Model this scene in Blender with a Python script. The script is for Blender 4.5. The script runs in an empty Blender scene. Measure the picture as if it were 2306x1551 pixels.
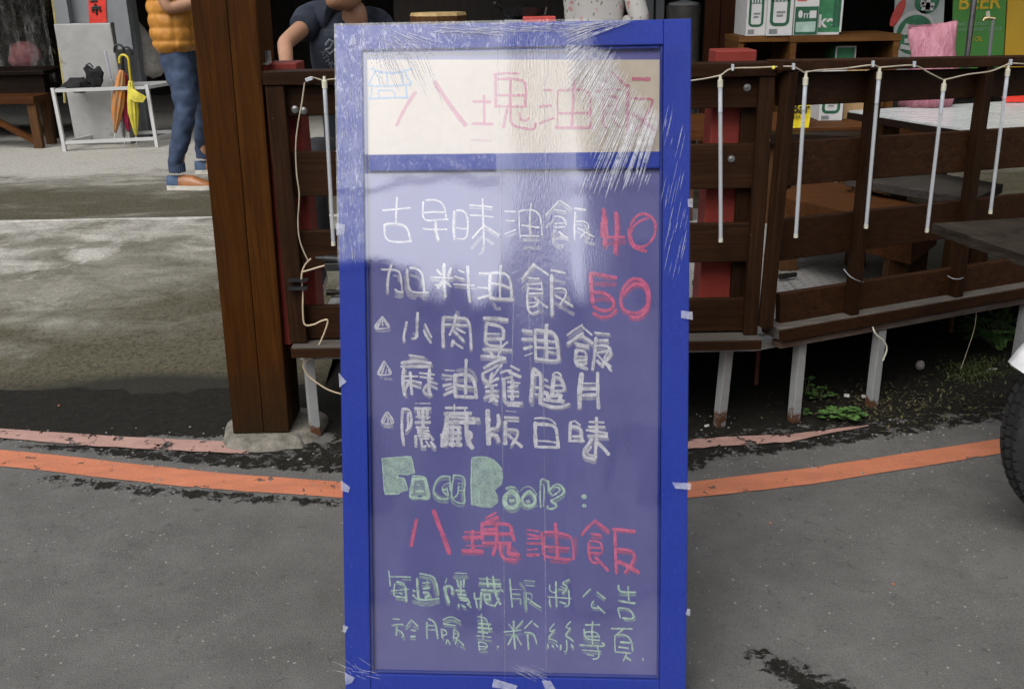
import bpy, bmesh, math, random
from mathutils import Vector, Matrix, noise
random.seed(7)
sc = bpy.context.scene
COL = sc.collection
R_ = math.radians

# ---------------------------------------------------------------- camera
F_PX, CX, CY = 2242.0, 1153.0, 775.5          # focal length and centre of a 2306 px wide frame
PITCH, ROLL, EYE = R_(19.8), R_(1.05), 1.42
fwd = Vector((0, math.cos(PITCH), -math.sin(PITCH)))
up0 = Vector((0, math.sin(PITCH), math.cos(PITCH)))
rt0 = Vector((1, 0, 0))
rt = rt0 * math.cos(ROLL) - up0 * math.sin(ROLL)
up = up0 * math.cos(ROLL) + rt0 * math.sin(ROLL)
EYEP = Vector((0, 0, EYE))
cd = bpy.data.cameras.new('camera')
cd.lens, cd.sensor_width = 35.0, 36.0
cd.clip_start, cd.clip_end = 0.05, 500
cam = bpy.data.objects.new('camera', cd)
COL.objects.link(cam)
cam.matrix_world = Matrix((rt, up, -fwd)).transposed().to_4x4()
cam.location = EYEP
sc.camera = cam

# ---------------------------------------------------------------- sky, sun, exposure
SUN_EL, SUN_AZ = R_(52), R_(208)              # azimuth clockwise from +Y
w = bpy.data.worlds.new('World'); sc.world = w; w.use_nodes = True
nt = w.node_tree; nt.nodes.clear()
sky = nt.nodes.new('ShaderNodeTexSky'); sky.sky_type = 'NISHITA'
sky.sun_disc = False; sky.sun_elevation = SUN_EL; sky.sun_rotation = SUN_AZ
sky.air_density = 1.0; sky.dust_density = 3.8; sky.ozone_density = 1.0
hs = nt.nodes.new('ShaderNodeHueSaturation'); hs.inputs['Saturation'].default_value = 0.25
bg = nt.nodes.new('ShaderNodeBackground'); bg.inputs['Strength'].default_value = 0.15
wo = nt.nodes.new('ShaderNodeOutputWorld')
nt.links.new(sky.outputs[0], hs.inputs['Color']); nt.links.new(hs.outputs[0], bg.inputs[0]); nt.links.new(bg.outputs[0], wo.inputs[0])
sd = bpy.data.lights.new('sun', 'SUN'); sd.energy = 0.5; sd.angle = R_(40); sd.color = (1, 0.97, 0.93)
so = bpy.data.objects.new('sun', sd); COL.objects.link(so)
sdir = Vector((math.sin(SUN_AZ) * math.cos(SUN_EL), math.cos(SUN_AZ) * math.cos(SUN_EL), math.sin(SUN_EL)))
so.rotation_euler = sdir.to_track_quat('Z', 'Y').to_euler()
vs = sc.view_settings
vs.view_transform = 'Standard'; vs.look = 'None'; vs.gamma = 1.0; vs.use_curve_mapping = False
vs.exposure = 0.58
cy = sc.cycles
cy.use_denoising = True
cy.max_bounces = 4; cy.diffuse_bounces = 2; cy.glossy_bounces = 2; cy.transparent_max_bounces = 20
cy.use_adaptive_sampling = True; cy.adaptive_threshold = 0.02
cy.caustics_reflective = False; cy.caustics_refractive = False
cy.sample_clamp_indirect = 6

# ---------------------------------------------------------------- measuring helpers: a sight line met with a real plane
def ray(x, y): return rt * ((x - CX) / F_PX) - up * ((y - CY) / F_PX) + fwd
def on_y(x, y, Y): d = ray(x, y); return EYEP + d * (Y / d.y)
def on_z(x, y, z): d = ray(x, y); return EYEP + d * ((z - EYE) / d.z)
def on_pl(x, y, p0, n): d = ray(x, y); return EYEP + d * ((p0 - EYEP).dot(n) / d.dot(n))

# ---------------------------------------------------------------- mesh helpers
WL = {}
def wl(o): return WL.get(o.name, Vector((0, 0, 0)))
def tag(o, label=None, cat=None, group=None, kind=None):
    if label: o['label'] = label
    if cat: o['category'] = cat
    if group: o['group'] = group
    if kind: o['kind'] = kind
    return o
def thing(name, label, cat, loc, group=None):
    o = bpy.data.objects.new(name, None); COL.objects.link(o)
    o.empty_display_size = 0.1
    o.location = Vector(loc); WL[o.name] = Vector(loc)
    return tag(o, label, cat, group)
def ortho(d):
    d = d.normalized()
    a = Vector((0, 0, 1)) if abs(d.z) < 0.9 else Vector((1, 0, 0))
    s = d.cross(a).normalized(); return s, s.cross(d).normalized()
class MB:
    def __init__(s): s.v = []; s.f = []; s.m = []; s.cur = 0
    def add(s, vs, fs):
        b = len(s.v); s.v += [Vector(p) for p in vs]
        for f in fs: s.f.append([b + i for i in f]); s.m.append(s.cur)
        return s
    def box(s, c, size, M=None):
        c = Vector(c); hx, hy, hz = size[0] / 2, size[1] / 2, size[2] / 2
        P = [Vector((x, y, z)) for z in (-hz, hz) for x, y in ((-hx, -hy), (hx, -hy), (hx, hy), (-hx, hy))]
        if M is not None: P = [M @ p for p in P]
        return s.hexa([c + p for p in P])
    def span(s, a, b):
        a = Vector(a); b = Vector(b); return s.box((a + b) / 2, (abs(b.x - a.x), abs(b.y - a.y), abs(b.z - a.z)))
    def hexa(s, p): return s.add(p, [(3, 2, 1, 0), (4, 5, 6, 7), (0, 1, 5, 4), (1, 2, 6, 5), (2, 3, 7, 6), (3, 0, 4, 7)])
    def quad(s, a, b, c, d): return s.add([a, b, c, d], [(0, 1, 2, 3)])
    def prism(s, pts, vec):
        n = len(pts); vec = Vector(vec); P = [Vector(p) for p in pts]
        return s.add(P + [p + vec for p in P], [tuple(range(n))[::-1], tuple(range(n, 2 * n))] + [(i, (i + 1) % n, n + (i + 1) % n, n + i) for i in range(n)])
    def loft(s, rings, cap=True):
        n = len(rings[0]); b = []; F = []
        for r in rings: b += list(r)
        for k in range(len(rings) - 1):
            for i in range(n):
                j = (i + 1) % n; F.append((k * n + i, k * n + j, (k + 1) * n + j, (k + 1) * n + i))
        if cap: F.append(tuple(range(n))[::-1]); F.append(tuple(range((len(rings) - 1) * n, len(rings) * n)))
        return s.add(b, F)
    def tube(s, path, r, n=8, cap=True):
        P = [Vector(p) for p in path]; rs = r if isinstance(r, (list, tuple)) else [r] * len(P)
        rings = []; sv = None
        for i, p in enumerate(P):
            d = (P[min(i + 1, len(P) - 1)] - P[max(i - 1, 0)]).normalized()
            if sv is None: sv, _ = ortho(d)
            else: sv = (sv - d * sv.dot(d)).normalized()
            t = sv.cross(d)
            rings.append([p + (sv * math.cos(a) + t * math.sin(a)) * rs[i] for a in (2 * math.pi * k / n for k in range(n))])
        return s.loft(rings, cap)
    def bar(s, a, b, w, h, side=None):
        a = Vector(a); b = Vector(b); d = (b - a).normalized()
        if side is None: sx, sy = ortho(d)
        else: sx = (Vector(side) - d * Vector(side).dot(d)).normalized(); sy = sx.cross(d)
        P = [p + sx * (i * w / 2) + sy * (j * h / 2) for p in (a, b) for i, j in ((-1, -1), (1, -1), (1, 1), (-1, 1))]
        return s.hexa(P)
    def lathe(s, c, prof, n=20, axis=(0, 0, 1)):
        c = Vector(c); ax = Vector(axis).normalized(); sx, sy = ortho(ax)
        return s.loft([[c + ax * z + (sx * math.cos(a) + sy * math.sin(a)) * r for a in (2 * math.pi * k / n for k in range(n))] for r, z in prof])
    def ball(s, c, rx, ry=None, rz=None, n=12, M=None):
        ry = ry or rx; rz = rz or rx; c = Vector(c); rings = []
        for i in range(1, n // 2 + 3):
            t = math.pi * i / (n // 2 + 3); ring = []
            for k in range(n):
                a = 2 * math.pi * k / n; p = Vector((rx * math.sin(t) * math.cos(a), ry * math.sin(t) * math.sin(a), rz * math.cos(t)))
                ring.append(c + (M @ p if M is not None else p))
            rings.append(ring)
        return s.loft(rings)
    def build(s, name, mat, parent=None, smooth=False, bevel=0, origin=None):
        me = bpy.data.meshes.new(name)
        if parent is not None: o0 = wl(parent)
        elif origin is not None: o0 = Vector(origin)
        else:
            xs = [p.x for p in s.v]; ys = [p.y for p in s.v]; zs = [p.z for p in s.v]
            o0 = Vector(((min(xs) + max(xs)) / 2, (min(ys) + max(ys)) / 2, min(zs)))
        me.from_pydata([p - o0 for p in s.v], [], s.f)
        mats = mat if isinstance(mat, (list, tuple)) else [mat]
        for m in mats: me.materials.append(m)
        if len(mats) > 1: me.polygons.foreach_set('material_index', s.m)
        bm = bmesh.new(); bm.from_mesh(me); bmesh.ops.recalc_face_normals(bm, faces=bm.faces); bm.to_mesh(me); bm.free()
        if smooth:
            me.polygons.foreach_set('use_smooth', [True] * len(me.polygons))
            if smooth != 'all':
                me.set_sharp_from_angle(angle=R_(40))
        o = bpy.data.objects.new(name, me); COL.objects.link(o)
        if parent is not None: o.parent = parent
        else: o.location = o0
        WL[o.name] = o0.copy()
        if bevel:
            b = o.modifiers.new('Bevel', 'BEVEL'); b.width = bevel; b.segments = 2; b.limit_method = 'ANGLE'; b.harden_normals = False
        return o
def copy_tree(o, loc, parent=None):
    c = o.copy(); COL.objects.link(c); c.parent = parent
    if parent is None: c.location = loc
    WL[c.name] = Vector(loc)
    for ch in [k for k in bpy.data.objects if k.parent == o]: copy_tree(ch, loc, c)
    return c

# ---------------------------------------------------------------- materials
MATS = {}
def nodes(name):
    m = bpy.data.materials.new(name); m.use_nodes = True; t = m.node_tree
    b = t.nodes['Principled BSDF']; MATS[name] = m
    return m, t, b
def nn(t, typ, **kw):
    n = t.nodes.new(typ)
    for k, v in kw.items():
        if k in n.inputs: n.inputs[k].default_value = v
        else: setattr(n, k, v)
    return n
def mapping(t, scale, src='Object'):
    tc = nn(t, 'ShaderNodeTexCoord'); mp = nn(t, 'ShaderNodeMapping'); mp.inputs['Scale'].default_value = scale
    t.links.new(tc.outputs[src], mp.inputs[0]); return mp.outputs[0]
def noise_n(t, vec, scale, detail=5, rough=0.6, dist=0.0):
    n = nn(t, 'ShaderNodeTexNoise'); n.inputs['Scale'].default_value = scale; n.inputs['Detail'].default_value = min(detail, 5)
    n.inputs['Roughness'].default_value = rough; n.inputs['Distortion'].default_value = dist
    t.links.new(vec, n.inputs['Vector']); return n.outputs['Fac']
def ramp(t, fac, stops):
    r = nn(t, 'ShaderNodeValToRGB'); e = r.color_ramp.elements
    while len(e) < len(stops): e.new(0.5)
    for i, (p, c) in enumerate(stops):
        e[i].position = p; e[i].color = (c, c, c, 1) if not isinstance(c, (tuple, list)) else (*c[:3], 1)
    t.links.new(fac, r.inputs[0]); return r.outputs[0]
def mixc(t, fac, a, b, mode='MIX'):
    m = nn(t, 'ShaderNodeMix', data_type='RGBA', blend_type=mode)
    for s, v in ((m.inputs[0], fac), (m.inputs[6], a), (m.inputs[7], b)):
        if isinstance(v, (float, int)): s.default_value = v
        elif isinstance(v, (tuple, list)): s.default_value = (*v[:3], 1)
        else: t.links.new(v, s)
    return m.outputs[2]
def mth(t, op, a, b=0.0, c=0.0):
    m = nn(t, 'ShaderNodeMath', operation=op)
    for s, v in zip(m.inputs, (a, b, c)):
        if isinstance(v, (float, int)): s.default_value = v
        else: t.links.new(v, s)
    return m.outputs[0]
def bump(t, b, h, dist=0.002, strength=1.0):
    n = nn(t, 'ShaderNodeBump'); n.inputs['Distance'].default_value = dist; n.inputs['Strength'].default_value = strength
    t.links.new(h, n.inputs['Height']); t.links.new(n.outputs[0], b.inputs['Normal']); return n
def mat(name, c1, c2=None, rough=0.6, scale=18, stretch=(1, 1, 1), bmp=0.0006, metal=0.0, spots=None, rvar=0.15, spec=0.5):
    m, t, b = nodes(name)
    if c2 is None: c2 = tuple(min(1, k * 1.35 + 0.004) for k in c1); c1 = tuple(k * 0.75 for k in c1)
    v = mapping(t, stretch); n1 = noise_n(t, v, scale, 7, 0.62)
    col = mixc(t, ramp(t, n1, [(0.3, 0.0), (0.72, 1.0)]), c1, c2)
    if spots:                                                   # (colour, scale, threshold)
        n3 = noise_n(t, mapping(t, (1, 1, 1)), spots[1], 8, 0.7)
        col = mixc(t, ramp(t, n3, [(spots[2], 0.0), (spots[2] + 0.06, 1.0)]), col, spots[0])
    t.links.new(col, b.inputs['Base Color'])
    n2 = noise_n(t, v, scale * 3.1, 5, 0.6)
    rr = nn(t, 'ShaderNodeMapRange'); rr.inputs['To Min'].default_value = max(0.03, rough - rvar); rr.inputs['To Max'].default_value = min(1, rough + rvar)
    t.links.new(n2, rr.inputs['Value']); t.links.new(rr.outputs[0], b.inputs['Roughness'])
    b.inputs['Metallic'].default_value = metal; b.inputs['Specular IOR Level'].default_value = spec
    if bmp: bump(t, b, n2, bmp)
    return m
# ---------------------------------------------------------------- ground materials
def asphalt_mat():
    m, t, b = nodes('asphalt')
    v = mapping(t, (1, 1, 1))
    big = noise_n(t, v, 2.2, 5, 0.6); mid = noise_n(t, v, 26, 6, 0.7); fine = noise_n(t, v, 230, 4, 0.66)
    vo = nn(t, 'ShaderNodeTexVoronoi'); vo.inputs['Scale'].default_value = 190; t.links.new(v, vo.inputs['Vector'])
    blot = noise_n(t, v, 7.5, 5, 0.65, .4)
    base = mixc(t, ramp(t, mth(t, 'ADD', mth(t, 'MULTIPLY', big, .5), mth(t, 'MULTIPLY', blot, .5)), [(0.36, 0.0), (0.64, 1.0)]), (0.104, 0.099, 0.092), (0.168, 0.162, 0.152))
    base = mixc(t, ramp(t, fine, [(0.35, 0.0), (0.7, 1.0)]), mixc(t, 0.27, base, (0.045, 0.043, 0.04)), mixc(t, 0.27, base, (0.26, 0.255, 0.24)))
    chips = ramp(t, vo.outputs['Color'], [(0.93, 0.0), (0.95, 1.0)])
    base = mixc(t, chips, base, (0.30, 0.29, 0.27))
    pit = noise_n(t, v, 34, 7, 0.75, .6); base = mixc(t, ramp(t, pit, [(0.32, 0.5), (0.42, 0.0)]), base, (0.05, 0.047, 0.042)); base = mixc(t, ramp(t, pit, [(0.58, 0.0), (0.70, 0.35)]), base, (0.19, 0.184, 0.172))
    at = nn(t, 'ShaderNodeAttribute'); at.attribute_name = 'wet'
    jag = noise_n(t, v, 20, 8, 0.78, 0.4); jag2 = noise_n(t, v, 60, 4, 0.7)
    wet = mth(t, 'ADD', at.outputs['Fac'], mth(t, 'MULTIPLY', mth(t, 'SUBTRACT', mth(t, 'ADD', mth(t, 'MULTIPLY', jag, 0.75), mth(t, 'MULTIPLY', jag2, 0.25)), 0.5), 2.3))
    wm = ramp(t, wet, [(0.48, 0.0), (0.59, 1.0)])
    col = mixc(t, wm, base, mixc(t, ramp(t, mth(t, 'ADD', mth(t, 'MULTIPLY', fine, .6), mth(t, 'MULTIPLY', pit, .4)), [(0.40, 0.0), (0.66, 1.0)]), (0.0065, 0.006, 0.0045), (0.034, 0.032, 0.026)))  # wet earth tone, deepened to blacken the shaded ground under the deck
    t.links.new(col, b.inputs['Base Color'])
    rr = nn(t, 'ShaderNodeMapRange'); rr.inputs['To Min'].default_value = 0.9; rr.inputs['To Max'].default_value = 0.62
    t.links.new(wm, rr.inputs['Value']); t.links.new(rr.outputs[0], b.inputs['Roughness'])
    b.inputs['Specular IOR Level'].default_value = 0.12
    h = mth(t, 'ADD', mth(t, 'MULTIPLY', fine, 0.7), mth(t, 'ADD', mth(t, 'MULTIPLY', mid, 0.6), mth(t, 'MULTIPLY', wm, -0.7)))
    bump(t, b, h, 0.0055)
    return m
def concrete_mat():
    m, t, b = nodes('weathered_concrete')
    v = mapping(t, (1, 1, 1)); vs_ = mapping(t, (0.62, 1.3, 1))
    big = noise_n(t, vs_, 1.7, 7, 0.65, 0.6); mid = noise_n(t, vs_, 5.0, 9, 0.74, 0.5); fine = noise_n(t, v, 55, 6, 0.7); grit = noise_n(t, v, 170, 3, 0.65)
    a1 = nn(t, 'ShaderNodeAttribute'); a1.attribute_name = 'moss'
    a2 = nn(t, 'ShaderNodeAttribute'); a2.attribute_name = 'pale'
    col = mixc(t, ramp(t, mid, [(0.32, 0.0), (0.68, 1.0)]), (0.105, 0.098, 0.075), (0.28, 0.268, 0.228))
    pm = mth(t, 'ADD', a2.outputs['Fac'], mth(t, 'MULTIPLY', mth(t, 'SUBTRACT', mid, 0.5), 1.35))
    col = mixc(t, ramp(t, pm, [(0.34, 0.0), (0.76, 1.0)]), col, mixc(t, fine, (0.32, 0.308, 0.268), (0.52, 0.505, 0.46)))
    mm = mth(t, 'ADD', a1.outputs['Fac'], mth(t, 'MULTIPLY', mth(t, 'SUBTRACT', big, 0.5), 1.8))
    mo = mixc(t, ramp(t, fine, [(0.3, 0.0), (0.75, 1.0)]), (0.030, 0.027, 0.014), (0.115, 0.100, 0.058))
    col = mixc(t, ramp(t, mm, [(0.30, 0.0), (0.75, 0.9)]), col, mo)
    col = mixc(t, ramp(t, grit, [(0.30, 0.7), (0.44, 0.0)]), col, (0.035, 0.033, 0.026))
    col = mixc(t, ramp(t, grit, [(0.64, 0.0), (0.74, 0.6)]), col, (0.40, 0.385, 0.34))
    col = mixc(t, 1.0, col, ramp(t, mth(t, 'ADD', mth(t, 'MULTIPLY', fine, .65), mth(t, 'MULTIPLY', grit, .35)), [(0.34, 0.55), (0.48, 0.98), (0.68, 1.0)]), 'MULTIPLY')
    a3 = nn(t, 'ShaderNodeAttribute'); a3.attribute_name = 'damp'
    dm = mth(t, 'ADD', a3.outputs['Fac'], mth(t, 'MULTIPLY', mth(t, 'SUBTRACT', mid, 0.5), 0.9))
    col = mixc(t, ramp(t, dm, [(0.15, 0.0), (0.95, 0.95)]), col, (0.020, 0.019, 0.014))
    t.links.new(col, b.inputs['Base Color'])
    b.inputs['Roughness'].default_value = 0.88; b.inputs['Specular IOR Level'].default_value = 0.25
    bump(t, b, mth(t, 'ADD', mth(t, 'MULTIPLY', mid, 1.2), mth(t, 'ADD', mth(t, 'MULTIPLY', fine, 0.55), mth(t, 'MULTIPLY', grit, 0.2))), 0.008)
    return m
def worn_paint(name, col, col2, thr, under=(0.10, 0.096, 0.09)):
    m, t, b = nodes(name)
    v = mapping(t, (1, 1, 1)); a = noise_n(t, v, 14, 9, 0.75, 0.3); f = noise_n(t, v, 210, 3, 0.6); c_ = noise_n(t, v, 5, 5, 0.6)
    c = mixc(t, c_, col, col2)
    c = mixc(t, ramp(t, f, [(0.28, 0.6), (0.46, 0.0)]), c, under)
    d2 = noise_n(t, mapping(t, (.7, 2.2, 1)), 9, 8, .72, .4); c = mixc(t, ramp(t, d2, [(0.36, 0.45), (0.56, 0.0)]), c, tuple(k * .55 + .03 for k in col))
    c = mixc(t, ramp(t, d2, [(0.58, 0.0), (0.75, 0.4)]), c, tuple(k * .7 + .16 for k in col))
    t.links.new(c, b.inputs['Base Color']); b.inputs['Roughness'].default_value = 0.75
    al = ramp(t, a, [(thr - 0.035, 0.0), (thr, 1.0)]); t.links.new(al, b.inputs['Alpha'])
    bump(t, b, mth(t, 'ADD', f, a), 0.0025)
    return m
M_asph = asphalt_mat(); M_conc = concrete_mat()
M_orange = worn_paint('orange_road_paint', (0.50, 0.155, 0.070), (0.60, 0.215, 0.110), 0.39)
M_pinkold = worn_paint('faded_pink_paint', (0.40, 0.22, 0.175), (0.46, 0.29, 0.24), 0.44)

def grid(name, x0, x1, y0, y1, step, zf, attrs, m, kind='structure'):
    nx = int((x1 - x0) / step) + 1; ny = int((y1 - y0) / step) + 1
    V = []; A = {k: [] for k in attrs}
    for j in range(ny + 1):
        y = y0 + (y1 - y0) * j / ny
        for i in range(nx + 1):
            x = x0 + (x1 - x0) * i / nx
            V.append((x, y, zf(x, y)))
            for k, f in attrs.items(): A[k].append(f(x, y))
    Fc = [(j * (nx + 1) + i, j * (nx + 1) + i + 1, (j + 1) * (nx + 1) + i + 1, (j + 1) * (nx + 1) + i) for j in range(ny) for i in range(nx)]
    me = bpy.data.meshes.new(name); me.from_pydata(V, [], Fc); me.materials.append(m)
    me.polygons.foreach_set('use_smooth', [True] * len(me.polygons))
    for k, vals in A.items():
        at = me.attributes.new(k, 'FLOAT', 'POINT'); at.data.foreach_set('value', vals)
    o = bpy.data.objects.new(name, me); COL.objects.link(o); WL[o.name] = Vector((0, 0, 0))
    if kind: o['kind'] = kind
    return o
def sst(a, b, x): t = max(0.0, min(1.0, (x - a) / (b - a))); return t * t * (3 - 2 * t)
def nz(x, y, s, z=0.0): return noise.noise(Vector((x * s, y * s, z)))

# orange no-stopping line (edges measured on the road)
OT = [(-1500, 850), (-260, 985), (0, 1014), (193, 1034), (368, 1053), (532, 1070), (764, 1087), (980, 1097), (1200, 1099), (1400, 1094), (1558, 1085), (1814, 1056), (2059, 1018), (2265, 986), (2600, 930)]
OB = [(-1500, 880), (-260, 1021), (0, 1052), (193, 1073), (416, 1096), (580, 1110), (764, 1122), (980, 1133), (1200, 1136), (1400, 1131), (1558, 1122), (1814, 1093), (2003, 1063), (2265, 1019), (2600, 960)]
def poly_y(pts, xq):                                            # height of a measured edge at x
    for (xa, ya), (xb, yb) in zip(pts, pts[1:]):
        if xa <= xq <= xb: return ya + (yb - ya) * (xq - xa) / (xb - xa)
    return pts[-1][1] if xq > pts[-1][0] else pts[0][1]
LINE = []
for k in range(91):
    xq = -1500 + 4100 * k / 90
    LINE.append((on_z(xq, poly_y(OT, xq), 0), on_z(xq, poly_y(OB, xq), 0)))
def line_at(x):                                                 # (far edge, near edge) of the orange line at world x
    for (a, b), (c, d) in zip(LINE, LINE[1:]):
        if a.x <= x <= c.x:
            f = (x - a.x) / (c.x - a.x); return a.y + (c.y - a.y) * f, b.y + (d.y - b.y) * f
    return (LINE[0][0].y, LINE[0][1].y) if x < LINE[0][0].x else (LINE[-1][0].y, LINE[-1][1].y)
STAINS = [(on_z(1700, 1472, 0), 0.055, 0.028), (on_z(1750, 1495, 0), 0.07, 0.035), (on_z(1805, 1525, 0), 0.075, 0.04), (on_z(1850, 1545, 0), 0.10, 0.05)]
def wet_shade_f(x, y):  # road wetness, plus shade painted under the fence and deck
    far, near = line_at(x)
    wv = 0.0
    if x < -0.45:
        wv = max(wv, 0.95 * sst(3.02, 3.14, y))
        wv = max(wv, 0.62 * sst(near + 0.13, near + 0.17, y) * (1 - sst(3.02, 3.05, y)) + 0.0)
        wv = max(wv, 0.56 * sst(near - 0.11, near - 0.03, y) * (1 - sst(near - 0.005, near + 0.01, y)) * sst(-1.62, -1.4, x))
    if x > 0.3:
        wv = max(wv, 0.98 * sst(2.97 + 0.10 * (x - .5), 3.06 + 0.14 * (x - .5), y))
        wv = max(wv, 0.62 * sst(far + 0.07, far + 0.16, y))
    if -0.6 <= x <= 0.6: wv = max(wv, 0.9 * sst(2.98, 3.1, y), 0.55 * sst(far + 0.03, far + .1, y))
    for p, rx, ry in STAINS:
        d = math.hypot((x - p.x) / rx, (y - p.y) / ry)
        wv = max(wv, 0.60 * (1 - sst(0.3, 1.5, d)))
    return wv + 0.12 * max(0, nz(x, y, 1.6, 3))
def road_z(x, y):
    z = 0.004 * nz(x, y, 2.3) + 0.0018 * nz(x, y, 14, 5)
    if x > 1.2: z += 0.06 * sst(1.25, 1.9, x) * sst(3.25, 3.7, y)          # earth bank under the far end of the deck
    if x > -0.7: z += 0.03 * sst(3.3, 4.4, y) * (0.5 + nz(x, y, 3, 9))
    return z
road = grid('road', -3.6, 3.4, 0.3, 4.2, 0.022, road_z, {'wet': wet_shade_f}, M_asph)
gm = MB(); gm.quad((-250, -250, -0.03), (250, -250, -0.03), (250, 250, -0.03), (-250, 250, -0.03))
g = gm.build('ground', M_asph); g['kind'] = 'structure'
def strip(name, A, m, z=0.006, label=None, cat=None):
    mb = MB(); n = len(A)
    mb.add([Vector((p.x, p.y, road_z(p.x, p.y) + z)) for a in A for p in (a[0], (a[0] * 2 + a[1]) / 3, (a[0] + a[1] * 2) / 3, a[1])],
           [(4 * i + k, 4 * i + k + 1, 4 * i + 5 + k, 4 * i + 4 + k) for i in range(n - 1) for k in range(3)])
    o = mb.build(name, m, smooth='all'); o['kind'] = 'structure'; return o
strip('road_line', LINE, M_orange, 0.0028)
def oldline(top, bot, x0, x1, n=24):
    return [(on_z(x, poly_y(top, x) + random.uniform(-1, 1), 0), on_z(x, poly_y(bot, x) + random.uniform(-1, 1), 0)) for x in (x0 + (x1 - x0) * k / n for k in range(n + 1))]
strip('faded_road_line', oldline([(-1300, 835), (-300, 935), (0, 966), (150, 979), (300, 987), (450, 995), (620, 1003)], [(-1300, 852), (-300, 955), (0, 988), (150, 1003), (300, 1012), (450, 1020), (620, 1028)], -1300, 560, 44), M_pinkold, 0.0055)
strip('faded_road_line', oldline([(1530, 994), (1650, 986), (1780, 980), (1870, 970), (1960, 960)], [(1530, 1012), (1650, 1006), (1780, 997), (1870, 978), (1960, 962)], 1530, 1955), M_pinkold, 0.0055)

# concrete apron sloping up to the shop floor
FLOOR = 0.29
PUD = on_z(330, 872, 0.01)                                     # wet hollow at the foot of the apron
PATCH = [(on_z(210, 610, .13), .16, .10, 1.0), (on_z(230, 575, .16), .14, .05, .8), (on_z(60, 540, .2), .5, .22, .8), (on_z(0, 640, .1), .25, .22, .75), (on_z(60, 810, .03), .06, .03, .9), (on_z(380, 530, .2), .35, .1, .7), (on_z(300, 500, .25), .6, .05, .6), (on_z(90, 715, .06), .2, .09, .5), (on_z(500, 670, .1), .06, .04, .8)]
def ramp_z(x, y):
    z = FLOOR * (0.25 * sst(3.45, 5.22, y) + 0.75 * max(0, min(1, (y - 3.5) / 1.72))) - 0.012 * (1 - sst(3.35, 3.6, y))
    return z + 0.010 * nz(x, y, 2.2, 1) + 0.005 * nz(x, y, 7, 2) + 0.003 * nz(x, y, 22, 4)
def pale_f(x, y):
    v_ = 0.10 + 0.36 * sst(4.55, 5.1, y)
    for p, rx, ry, a in PATCH: v_ = max(v_, .85 * a * (1 - sst(0.3, 1.5, math.hypot((x - p.x) / rx, (y - p.y) / ry) * (1 + .8 * nz(x, y, 6, 2) + .4 * nz(x, y, 19, 6)))))
    return v_ * (1 - sst(3.9, 3.5, y))
def moss_f(x, y): return 0.78 - 0.62 * sst(3.5, 4.75, y) + 0.25 * (1 - sst(3.42, 3.75, y)) + 0.22 * sst(-2.2, -1.2, x) * (1 - sst(4.3, 4.8, y))
grid('ramp', -7.0, -0.715, 3.36, 5.22, 0.03, ramp_z, {'pale': pale_f, 'moss': moss_f, 'damp': lambda x, y: 1.1 - 1.1 * sst(3.34, 3.78, y) + .12 * nz(x, y, 1.3, 8) + .8 * (1 - sst(.3, 1.3, math.hypot((x - PUD.x) / .42, (y - PUD.y) / .13)))}, M_conc)
grid('floor', -7.0, 7.0, 5.222, 12.0, 0.10, lambda x, y: FLOOR + 0.003 * nz(x, y, 1.5), {'pale': lambda x, y: 0.28 + 0.55 * sst(6.1, 6.9, y), 'moss': lambda x, y: 0.66 * (1 - sst(5.6, 6.7, y)) + 0.12}, M_conc)
M_joint = mat('light_joint', (0.50, 0.49, 0.46), rough=.8)
mb = MB(); mb.span((-7, 5.212, FLOOR - .06), (-0.3, 5.221, FLOOR + .004)); mb.build('floor_edge', M_joint)['kind'] = 'structure'

# ---------------------------------------------------------------- shelter: roof, back and side walls of the open-fronted shop
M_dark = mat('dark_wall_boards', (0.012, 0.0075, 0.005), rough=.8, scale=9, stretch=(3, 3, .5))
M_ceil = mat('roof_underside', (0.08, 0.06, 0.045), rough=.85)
mb = MB(); mb.span((-7.2, 7.72, 2.30), (-.96, 12.2, 2.42)); mb.build('roof', M_ceil)['kind'] = 'structure'  # unseen roof, hung low so the back of the shop stays dark
mb = MB(); mb.span((-.955, 5.05, 2.62), (7.2, 12.2, 2.74)); mb.build('roof', M_ceil)['kind'] = 'structure'  # unseen roof over the right side, lowered to darken the room behind
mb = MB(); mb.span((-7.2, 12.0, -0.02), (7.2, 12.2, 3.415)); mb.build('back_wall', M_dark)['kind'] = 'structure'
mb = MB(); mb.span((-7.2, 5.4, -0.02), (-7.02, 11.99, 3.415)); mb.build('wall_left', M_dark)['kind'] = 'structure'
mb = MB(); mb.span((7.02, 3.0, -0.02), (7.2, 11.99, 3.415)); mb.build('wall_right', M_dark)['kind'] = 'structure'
mb = MB(); mb.span((-.95, 8.9, FLOOR + .004), (1.0, 9.0, 2.615)); mb.build('partition_wall', M_dark)['kind'] = 'structure'

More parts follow.
